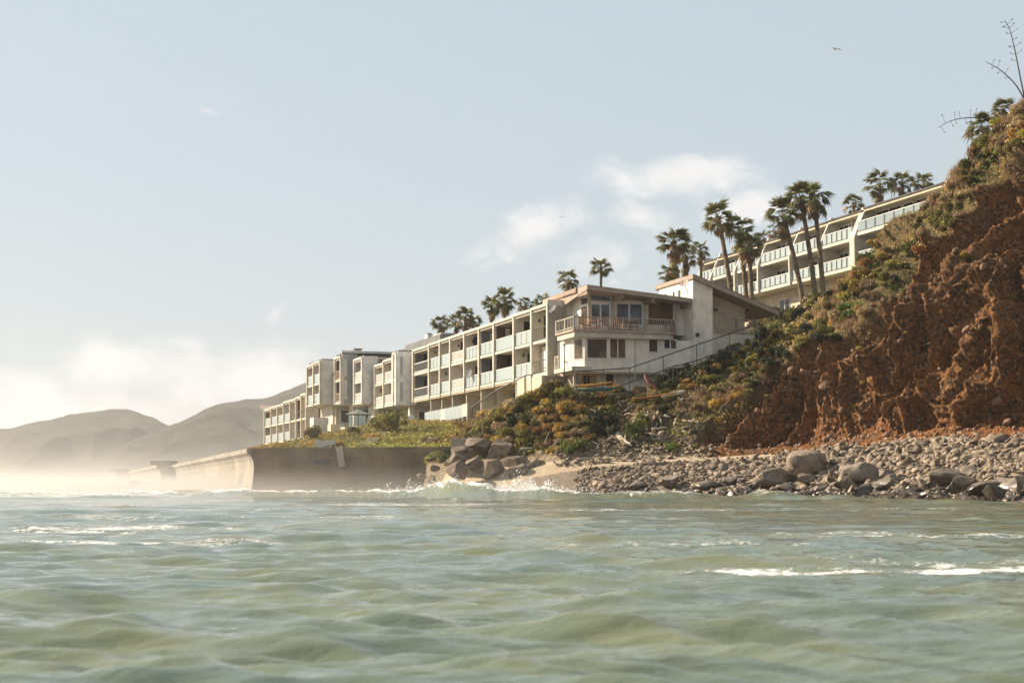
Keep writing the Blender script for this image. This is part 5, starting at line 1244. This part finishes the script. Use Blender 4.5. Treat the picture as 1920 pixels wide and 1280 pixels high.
gull(1567, 93, 150, 1.25, .05, 'seagull gliding high to the right above the hillside apartments'); gull(1053, 407, 260, 1.3, -.1, 'small seagull far off in front of the middle cloud'); gull(827, 426, 420, 1.2, 0, 'tiny distant bird in the open sky')

# ================================================================== BEACH AND GARDEN THINGS
M['yellow'] = paint('yellow_plastic', (.42, .22, .04), rough=.5, var=.1); M['teal'] = paint('teal_plastic', (.025, .11, .10), rough=.5, var=.1)
M['red'] = paint('faded_red_plastic', (.26, .08, .06), rough=.5, var=.15); M['orangep'] = paint('orange_plastic', (.38, .17, .03), rough=.5); M['board'] = paint('weathered_board', (.60, .50, .38), rough=.7, var=.2)
def kayak(a, b, Y, wid, hgt, mat, label, tilt=0.0, Y2=None):
    A_, B_ = P(*a, Y), P(*b, Y2 or Y); L = (B_ - A_).length; d = (B_ - A_).normalized(); side = d.cross(Vector((0, 0, 1))).normalized(); upv = side.cross(d)
    root = empty('kayak', A_); tag(root, label, 'kayak', None); n, mseg = 18, 12; V, Fc = [], []
    for i in range(n + 1):
        f_ = i / n; w_ = wid * (math.sin(math.pi * min(max(f_, .012), .988)) ** .62) / 2; rise = hgt * .28 * (abs(f_ - .5) * 2) ** 2.6
        for j in range(mseg):
            a_ = 2 * math.pi * j / mseg; c_, s_ = math.cos(a_), math.sin(a_); V.append(tuple(d * (L * f_) + side * (w_ * c_) + upv * (hgt * .5 * (s_ if s_ < 0 else s_ * .45) * (w_ / (wid / 2)) ** .6 + rise + hgt * .5)))
    for i in range(n):
        for j in range(mseg): j2 = (j + 1) % mseg; Fc.append((i * mseg + j, i * mseg + j2, (i + 1) * mseg + j2, (i + 1) * mseg + j))
    k = MB(); k.v = V; k.f = Fc + [tuple(range(mseg)), tuple(n * mseg + j for j in range(mseg))]; k.build('hull', M[mat], root, smooth=True)
    k = MB(); pts = [tuple(d * L * (.5 + .13 * math.cos(t_)) + side * wid * .30 * math.sin(t_) + upv * hgt * .74) for t_ in [i * .5236 for i in range(13)]]; k.tube(pts, .025, 5, False); k.build('cockpit_rim', M['metal'], root)
    return root
kayak((1077, 736), (1166, 731), 104.6, .5, .3, 'teal', 'teal kayak lying under the yellow kayak by the house pier')
kayak((1080, 728), (1150, 721), 104.5, .5, .28, 'yellow', 'yellow kayak resting on the teal kayak by the house pier')
kayak((1186, 752), (1268, 740), 103.8, .5, .26, 'orangep', 'orange-yellow kayak lying among shrubs above the driftwood')
kayak((1205, 706), (1226, 732), 104.8, .5, .28, 'red', 'faded red kayak propped on its end against the slope', Y2=104.2)
kayak((1282, 722), (1302, 712), 104.6, .7, .4, 'orangep', 'short orange boat half hidden in the shaded bushes', Y2=105.6)
def plank(name, a, b, Ya, Yb, w_, th, mat, label, cat, grp=None):
    A_, B_ = P(*a, Ya), P(*b, Yb); k = MB(); n = 8; pts = [A_.lerp(B_, i / n) - A_ for i in range(n + 1)]
    k.tube(pts, [w_ * (.25 + .75 * math.sin(math.pi * (i / n * .94 + .03)) ** .4) for i in range(n + 1)], 8); o = k.build(name, M[mat], None, smooth=True, loc=A_); o.scale = (1, 1, th / w_) if False else (1, 1, 1); tag(o, label, cat, grp); return o
plank('paddle_board', (1240, 744), (1287, 733), 103.6, 104.3, .16, .08, 'board', 'pale weathered board lying beside the orange kayak', 'board')
# driftwood
M['drift'] = paint('bleached_driftwood', (.50, .42, .33), rough=.9, var=.25, scale=2.5, bump=.6, bscale=10)
M['drift2'] = paint('grey_driftwood', (.27, .21, .16), rough=.9, var=.3, scale=2.5, bump=.6, bscale=10)
def log(a, b, r, mat='drift', Yoff=-.25, branch=True):
    A_, na = cliffS.at(*a); B_, nb = cliffS.at(*b); A_ = A_ + na * r * 1.1; B_ = B_ + nb * r * 1.1
    if (B_ - A_).length > 6: B_ = A_ + (B_ - A_).normalized() * 3
    root_len = (B_ - A_).length; n = 7; k = MB(); pts, rad = [], []
    for i in range(n + 1):
        f_ = i / n; q_ = (B_ - A_) * f_ + Vector((random.gauss(0, .03), random.gauss(0, .03), random.gauss(0, .03) + .12 * math.sin(math.pi * f_) * root_len * .25)); pts.append(tuple(q_)); rad.append(r * (1.1 - .5 * f_) * random.uniform(.85, 1.15))
    k.tube(pts, rad, 7)
    if branch and root_len > .7:
        q_ = Vector(pts[4]); e = q_ + Vector((random.uniform(-.3, .3), -.15, random.uniform(.15, .4))); k.tube([q_, e], [r * .6, r * .25], 5)
    o = k.build('driftwood_log', M[mat], None, smooth=True, loc=A_); tag(o, f"{'bleached' if mat == 'drift' else 'grey-brown'} driftwood log tumbled on the debris slope", 'driftwood', 'driftwood on the debris slope')
LG = [((1155, 815), (1184, 835), .14), ((1208, 775), (1220, 785), .10), ((1226, 790), (1234, 770), .08), ((1234, 772), (1240, 790), .07), ((1246, 776), (1258, 783), .08), ((1262, 755), (1280, 746), .09), ((1272, 748), (1280, 755), .07), ((1262, 795), (1266, 782), .06), ((1220, 805), (1250, 800), .09), ((1105, 768), (1130, 777), .10), ((1150, 785), (1128, 772), .07), ((1205, 845), (1224, 860), .12), ((1180, 795), (1200, 770), .06)]
for a_, b_, r_ in LG: log(a_, b_, r_)
for _ in range(34):
    px, py = rs.uniform(1130, 1290), rs.uniform(752, 832); an = rs.uniform(-.9, .6); ln = rs.uniform(12, 34)
    log((px, py), (px + ln * math.cos(an), py + ln * math.sin(an)), rs.uniform(.035, .085), rs.choice(['drift', 'drift2', 'drift2']), branch=rs.random() < .4)
for a_, b_, r_ in [((1290, 812), (1340, 778), .07), ((1225, 838), (1262, 812), .07), ((1130, 735), (1165, 728), .05), ((1125, 742), (1170, 735), .05), ((1180, 822), (1198, 800), .06), ((1014, 840), (1036, 800), .045), ((1345, 770), (1400, 720), .06)]: log(a_, b_, r_, 'drift2', branch=False)

# handrails down the slope
def rail_run(pts, Y, label, posts, name='handrail'):
    P3 = [P(px, py, y_) for (px, py), y_ in zip(pts, Y)]; root = empty(name, P3[0]); tag(root, label, 'handrail')
    for i in range(len(P3) - 1):
        k = MB(); k.tube([P3[i] - P3[0], P3[i + 1] - P3[0]], .045, 6); k.build('rail', M['metal'], root)
    for px, h_ in posts:
        for i in range(len(P3) - 1):
            x0_, x1_ = pts[i][0], pts[i + 1][0]
            if min(x0_, x1_) <= px <= max(x0_, x1_):
                f_ = (px - x0_) / (x1_ - x0_); q_ = P3[i].lerp(P3[i + 1], f_) - P3[0]; k = MB(); k.tube([q_, q_ - Vector((0, 0, h_))], .035, 6); k.build('post', M['metal'], root); break
rail_run([(1424, 606), (1180, 690), (1080, 696)], [107.2, 105.6, 105.0], 'long dark handrail descending past the house wall', [(1423, 1.4), (1367, 1.9), (1305, 2.0), (1243, 1.5), (1180, 1.6), (1131, 1.6), (1081, 1.7)])
rail_run([(1392, 648), (1305, 676), (1269, 686)], [106.4, 105.4, 105], 'short lower handrail in the shaded bushes', [(1385, .9), (1345, 1.0), (1315, 1.0), (1270, .9)])
rail_run([(1270, 684), (1215, 705), (1165, 722)], [104.9, 104.6, 104.4], 'low handrail rising from the red kayak to the bushes', [(1262, .9), (1222, .9), (1180, .9)])
rail_run([(985, 704), (930, 732), (884, 764)], [109, 111, 113], 'dark stair rail sloping down the embankment from the row', [(984, 1.4), (930, 1.5), (885, 1.9)])
rail_run([(997, 702), (985, 704)], [108.6, 108.9], 'short level rail at the head of the embankment stair', [(996, 1.5), (986, 1.5)])
# lamp post
b_ = P(1058, 732, 105.5); root = empty('lamp_post', b_); tag(root, 'thin dark lamp post in front of the house corner', 'lamp post'); hgt = (732 - 652) / F * 105.5
k = MB(); k.tube([(0, 0, -.5), (0, 0, hgt)], [.05, .035], 8); k.build('pole', M['metal'], root); k = MB(); k.box(-.07, .07, -.07, .07, hgt + .002, hgt + .2); k.build('lantern', M['wmetal'], root); k = MB(); k.prism([(-.1, -.1), (.1, -.1), (.1, .1), (-.1, .1)], hgt + .203, hgt + .26); k.build('lantern_cap', M['metal'], root)
# satellite dishes
def dish(px, py, Y, r, mat, label, face, arm):
    c = P(px, py, Y); root = empty('satellite_dish', c); tag(root, label, 'satellite dish'); k = MB(); n = 16; rings = [(0, 0), (.4, .03), (.75, .11), (1, .2)]
    d = Vector(face).normalized(); a = d.cross(Vector((0, 0, 1))).normalized(); b2 = a.cross(d)
    for off_ in (0, .03):
        i0 = len(k.v)
        for rr, h_ in rings:
            for j in range(n): t_ = 2 * math.pi * j / n; k.v.append(tuple((a * math.cos(t_) + b2 * math.sin(t_)) * r * rr + d * (h_ * r - off_)))
        for q_ in range(3):
            for j in range(n): j2 = (j + 1) % n; k.f.append((i0 + q_*n + j, i0 + q_*n + j2, i0 + (q_+1)*n + j2, i0 + (q_+1)*n + j))
    k.build('reflector', M[mat], root, smooth=True); k = MB(); k.tube([tuple(-d * .02), arm], .03, 6); k.build('bracket', M['metal'], root)
    k = MB(); k.tube([tuple(-b2 * r * .8), tuple(d * r * .9)], .015, 5); k.build('feed_arm', M['metal'], root)
dish(1283, 531, 110.2, .36, 'taupe', 'brown satellite dish on the corner of the house wing', (-.5, -.5, .6), (.35, .5, -.75)); dish(1037, 580, 111.5, .36, 'dgrey', 'slate satellite dish on the end wall of the white block', (-.6, -.4, .5), (.1, .6, -.3))
dish(880, 701, 131.2, .42, 'dgrey', 'dark dish hanging on a balcony panel of the white block', (-.6, -.5, .3), (.2, .3, -.2))
# concrete block, planter, steps on the embankment
k = MB(); a_ = P(846, 850, 104.6); k.box(-.02, 1.5, 0, .9, -.9, 1.05); o = k.build('concrete_block', M['conc'], None, loc=a_); o.rotation_euler = (0, 0, -.25); tag(o, 'square concrete block at the end of the sea wall top', 'concrete block')
pt = on_wall(603); k = MB(); k.box(-.55, .9, .6, 1.3, 3.38, 3.95); o = k.build('planter', M['white'], None, loc=pt); tag(o, 'small white planter box on top of the sea wall', 'planter')
RED = [(.25, .05, .035), (.18, .05, .03), (.30, .09, .05)]; rm = take(shrub_mesh('shrub', 777, RED, n=600))
for i, (px, s) in enumerate(((615, .75), (632, .7))):
    q_ = on_wall(px); o = bpy.data.objects.new('flowering_shrub', rm); COL.objects.link(o); o.location = (q_.x, q_.y + 1.0, 3.3); o.scale = (s, s * .7, s * .8); tag(o, ('dark red shrub beside the white planter on the sea wall', 'dark red shrub above the bracket of the sea wall')[i], 'shrub')
stp = None; st0, _ = embS.at(684, 833); st1, _ = embS.at(728, 803); root = empty('garden_steps', st0); tag(root, 'pale concrete steps climbing the embankment towards the hedge', 'steps')
nst = 13
for i in range(nst):
    q_ = (st1 - st0) * (i / nst); k = MB(); zq = float(emb_z((st0 + q_).x, (st0 + q_).y)[0]) - st0.z; k.box(q_.x - .45, q_.x + .45, q_.y - .12, q_.y + .5 + (st1 - st0).y / nst, zq - .3, zq + .22); k.build('step', M['offwhite'], root)
# parasol on the terrace
p = P(672, 792, 150); root = empty('parasol', p); tag(root, 'grey-green parasol open on the white terrace', 'parasol'); hgt = 22 / F * 150; k = MB(); k.tube([(0, 0, -.3), (0, 0, hgt)], .035, 6); k.build('pole', M['metal'], root)
M['canvas'] = paint('parasol_canvas', (.16, .18, .16)); k = MB(); n = 8; i0 = 0; k.v = [(0, 0, hgt + .15)] + [(1.35 * math.cos(t_ * math.pi / 4), 1.35 * math.sin(t_ * math.pi / 4), hgt - .35) for t_ in range(8)] + [(0, 0, hgt + .10)] + [(1.3 * math.cos(t_ * math.pi / 4), 1.3 * math.sin(t_ * math.pi / 4), hgt - .38) for t_ in range(8)]
k.f = [(0, 1 + t_, 1 + (t_ + 1) % 8) for t_ in range(8)] + [(9, 10 + (t_ + 1) % 8, 10 + t_) for t_ in range(8)] + [(1 + t_, 10 + t_, 10 + (t_ + 1) % 8, 1 + (t_ + 1) % 8) for t_ in range(8)]; k.build('canopy', M['canvas'], root)
# deck furniture
M['teak'] = paint('teak', (.26, .13, .07), rough=.6)
def chair(x, y, rz, label):
    o = empty('deck_chair', HF.world(x, y, zD), HF.a + rz); tag(o, label, 'chair', 'chairs on the deck'); 
    k = MB(); k.box(-.25, .25, -.25, .25, .42, .46); k.build('seat', M['teak'], o); k = MB(); k.box(-.25, .25, .22, .26, .463, .95); k.build('backrest', M['teak'], o)
    for a_ in (-.22, .22):
        for b2 in (-.22, .22): k = MB(); k.box(a_ - .025, a_ + .025, b2 - .025, b2 + .025, .003, .418); k.build('leg', M['teak'], o)
        k = MB(); k.box(a_ - .03, a_ + .03, -.25, .215, .62, .65); k.build('armrest', M['teak'], o)
for i, (px, rz, lb) in enumerate(((1093, 2.6, 'brown chair at the left end of the railed deck'), (1103, 4.2, 'brown chair beside the leftmost deck chair'), (1135, 1.2, 'brown chair in front of the first sliding door'), (1160, 2.0, 'brown chair left of the second sliding door'), (1172, .6, 'brown chair before the middle of the second sliding door'), (1192, 4.4, 'brown chair at the right side of the second sliding door'))): chair(HF.x(px, 1.0), 1.0 + .25 * (i % 2), rz, lb)
for px, lb in ((1118, 'small brown table between the left deck chairs'), (1182, 'small brown table between the right deck chairs')):
    o = empty('deck_table', HF.world(HF.x(px, .9), .9, zD), HF.a); tag(o, lb, 'table'); k = MB(); k.prism([(.5 * math.cos(t_ * .5236), .5 * math.sin(t_ * .5236)) for t_ in range(12)], .68, .72); k.build('tabletop', M['teak'], o); k = MB(); k.tube([(0, 0, .003), (0, 0, .679)], .04, 6); k.build('pedestal', M['teak'], o)

# ================================================================== SPRAY AND HAZE
M['foam'] = paint('sea_foam', (.85, .84, .82), rough=.6, var=.03)
n = 9000; spx_ = rg.choice([rg.normal(830, 60), rg.normal(960, 40)]) ; sx_ = np.where(rg.random(n) < .5, rg.normal(845, 60, n), rg.normal(985, 38, n)); sx_ = np.where(rg.random(n) < .2, rg.uniform(480, 1300, n), sx_)
yy = interp(sx_, SH) - 7.3 + rg.normal(0, .9, n); amp = interp(sx_, [(480, .2), (700, .45), (850, .85), (930, .7), (985, .85), (1060, .5), (1300, .25)])
zz_ = amp * (.55 + np.abs(rg.normal(0, .32, n)) * (.5 + .7 * (1 + vn(sx_ / 9, 0, 0)))); C = np.stack([(sx_ - 960) / F * yy, yy, zz_], 1)
V, Fc = leaf_quads(C, rg.normal(size=(n, 3)), np.exp(rg.normal(math.log(.022), .5, n)), rg, 1.0); o = mesh_np('wave_spray', V, Fc, M['foam']); tag(o, 'white droplets thrown up by the breaking wave', kind='stuff')

def volume(name, box, col, dens, aniso, label, varied=None):
    k = MB(); k.box(*box); m = bpy.data.materials.new(name); m.use_nodes = True; t = NT(m.node_tree)
    for nd in list(t.n): t.n.remove(nd)
    ou = t.add('ShaderNodeOutputMaterial'); pv = t.add('ShaderNodeVolumePrincipled'); pv.inputs['Color'].default_value = (*col, 1); pv.inputs['Density'].default_value = dens; pv.inputs['Anisotropy'].default_value = aniso
    if varied: varied(t, pv)
    t.link(pv.outputs[0], ou.inputs['Volume']); o = k.build(name, m); tag(o, label, kind='stuff'); return o
volume('haze', (-4100, 4100, -700, 5300, -5.5, 190), (.89, .90, .93), .00017, .2, 'thin sea haze over the whole bay')
def spray_density(t, pv):
    ge = t.add('ShaderNodeNewGeometry'); sx = t.add('ShaderNodeSeparateXYZ'); tcn = t.add('ShaderNodeTexCoord'); ob = tcn.outputs['Object']; t.link(ob, sx.inputs[0])
    hz = t.math('POWER', 2.718, t.math('MULTIPLY', t.math('MAXIMUM', sx.outputs['Z'], 0), -.42))
    side = t.math('MULTIPLY', t.smooth(t.math('ADD', sx.outputs['X'], t.math('MULTIPLY', sx.outputs['Y'], .10)), 24, -10), t.smooth(sx.outputs['Y'], 84, 104))
    nz = t.smooth(t.noise(ob, .07, 4, .6), .25, .8)
    t.link(t.math('MULTIPLY', t.math('MULTIPLY', hz, side), t.math('MULTIPLY', t.math('ADD', t.math('ADD', nz, .4), t.math('MULTIPLY', t.smooth(sx.outputs['Z'], 2.2, .1), 4.2)), .0120)), pv.inputs['Density'])
volume('sea_mist', (-240, 12, 80, 520, -.6, 15), (.96, .95, .93), .01, .45, 'salt spray hanging low along the sea wall', spray_density)
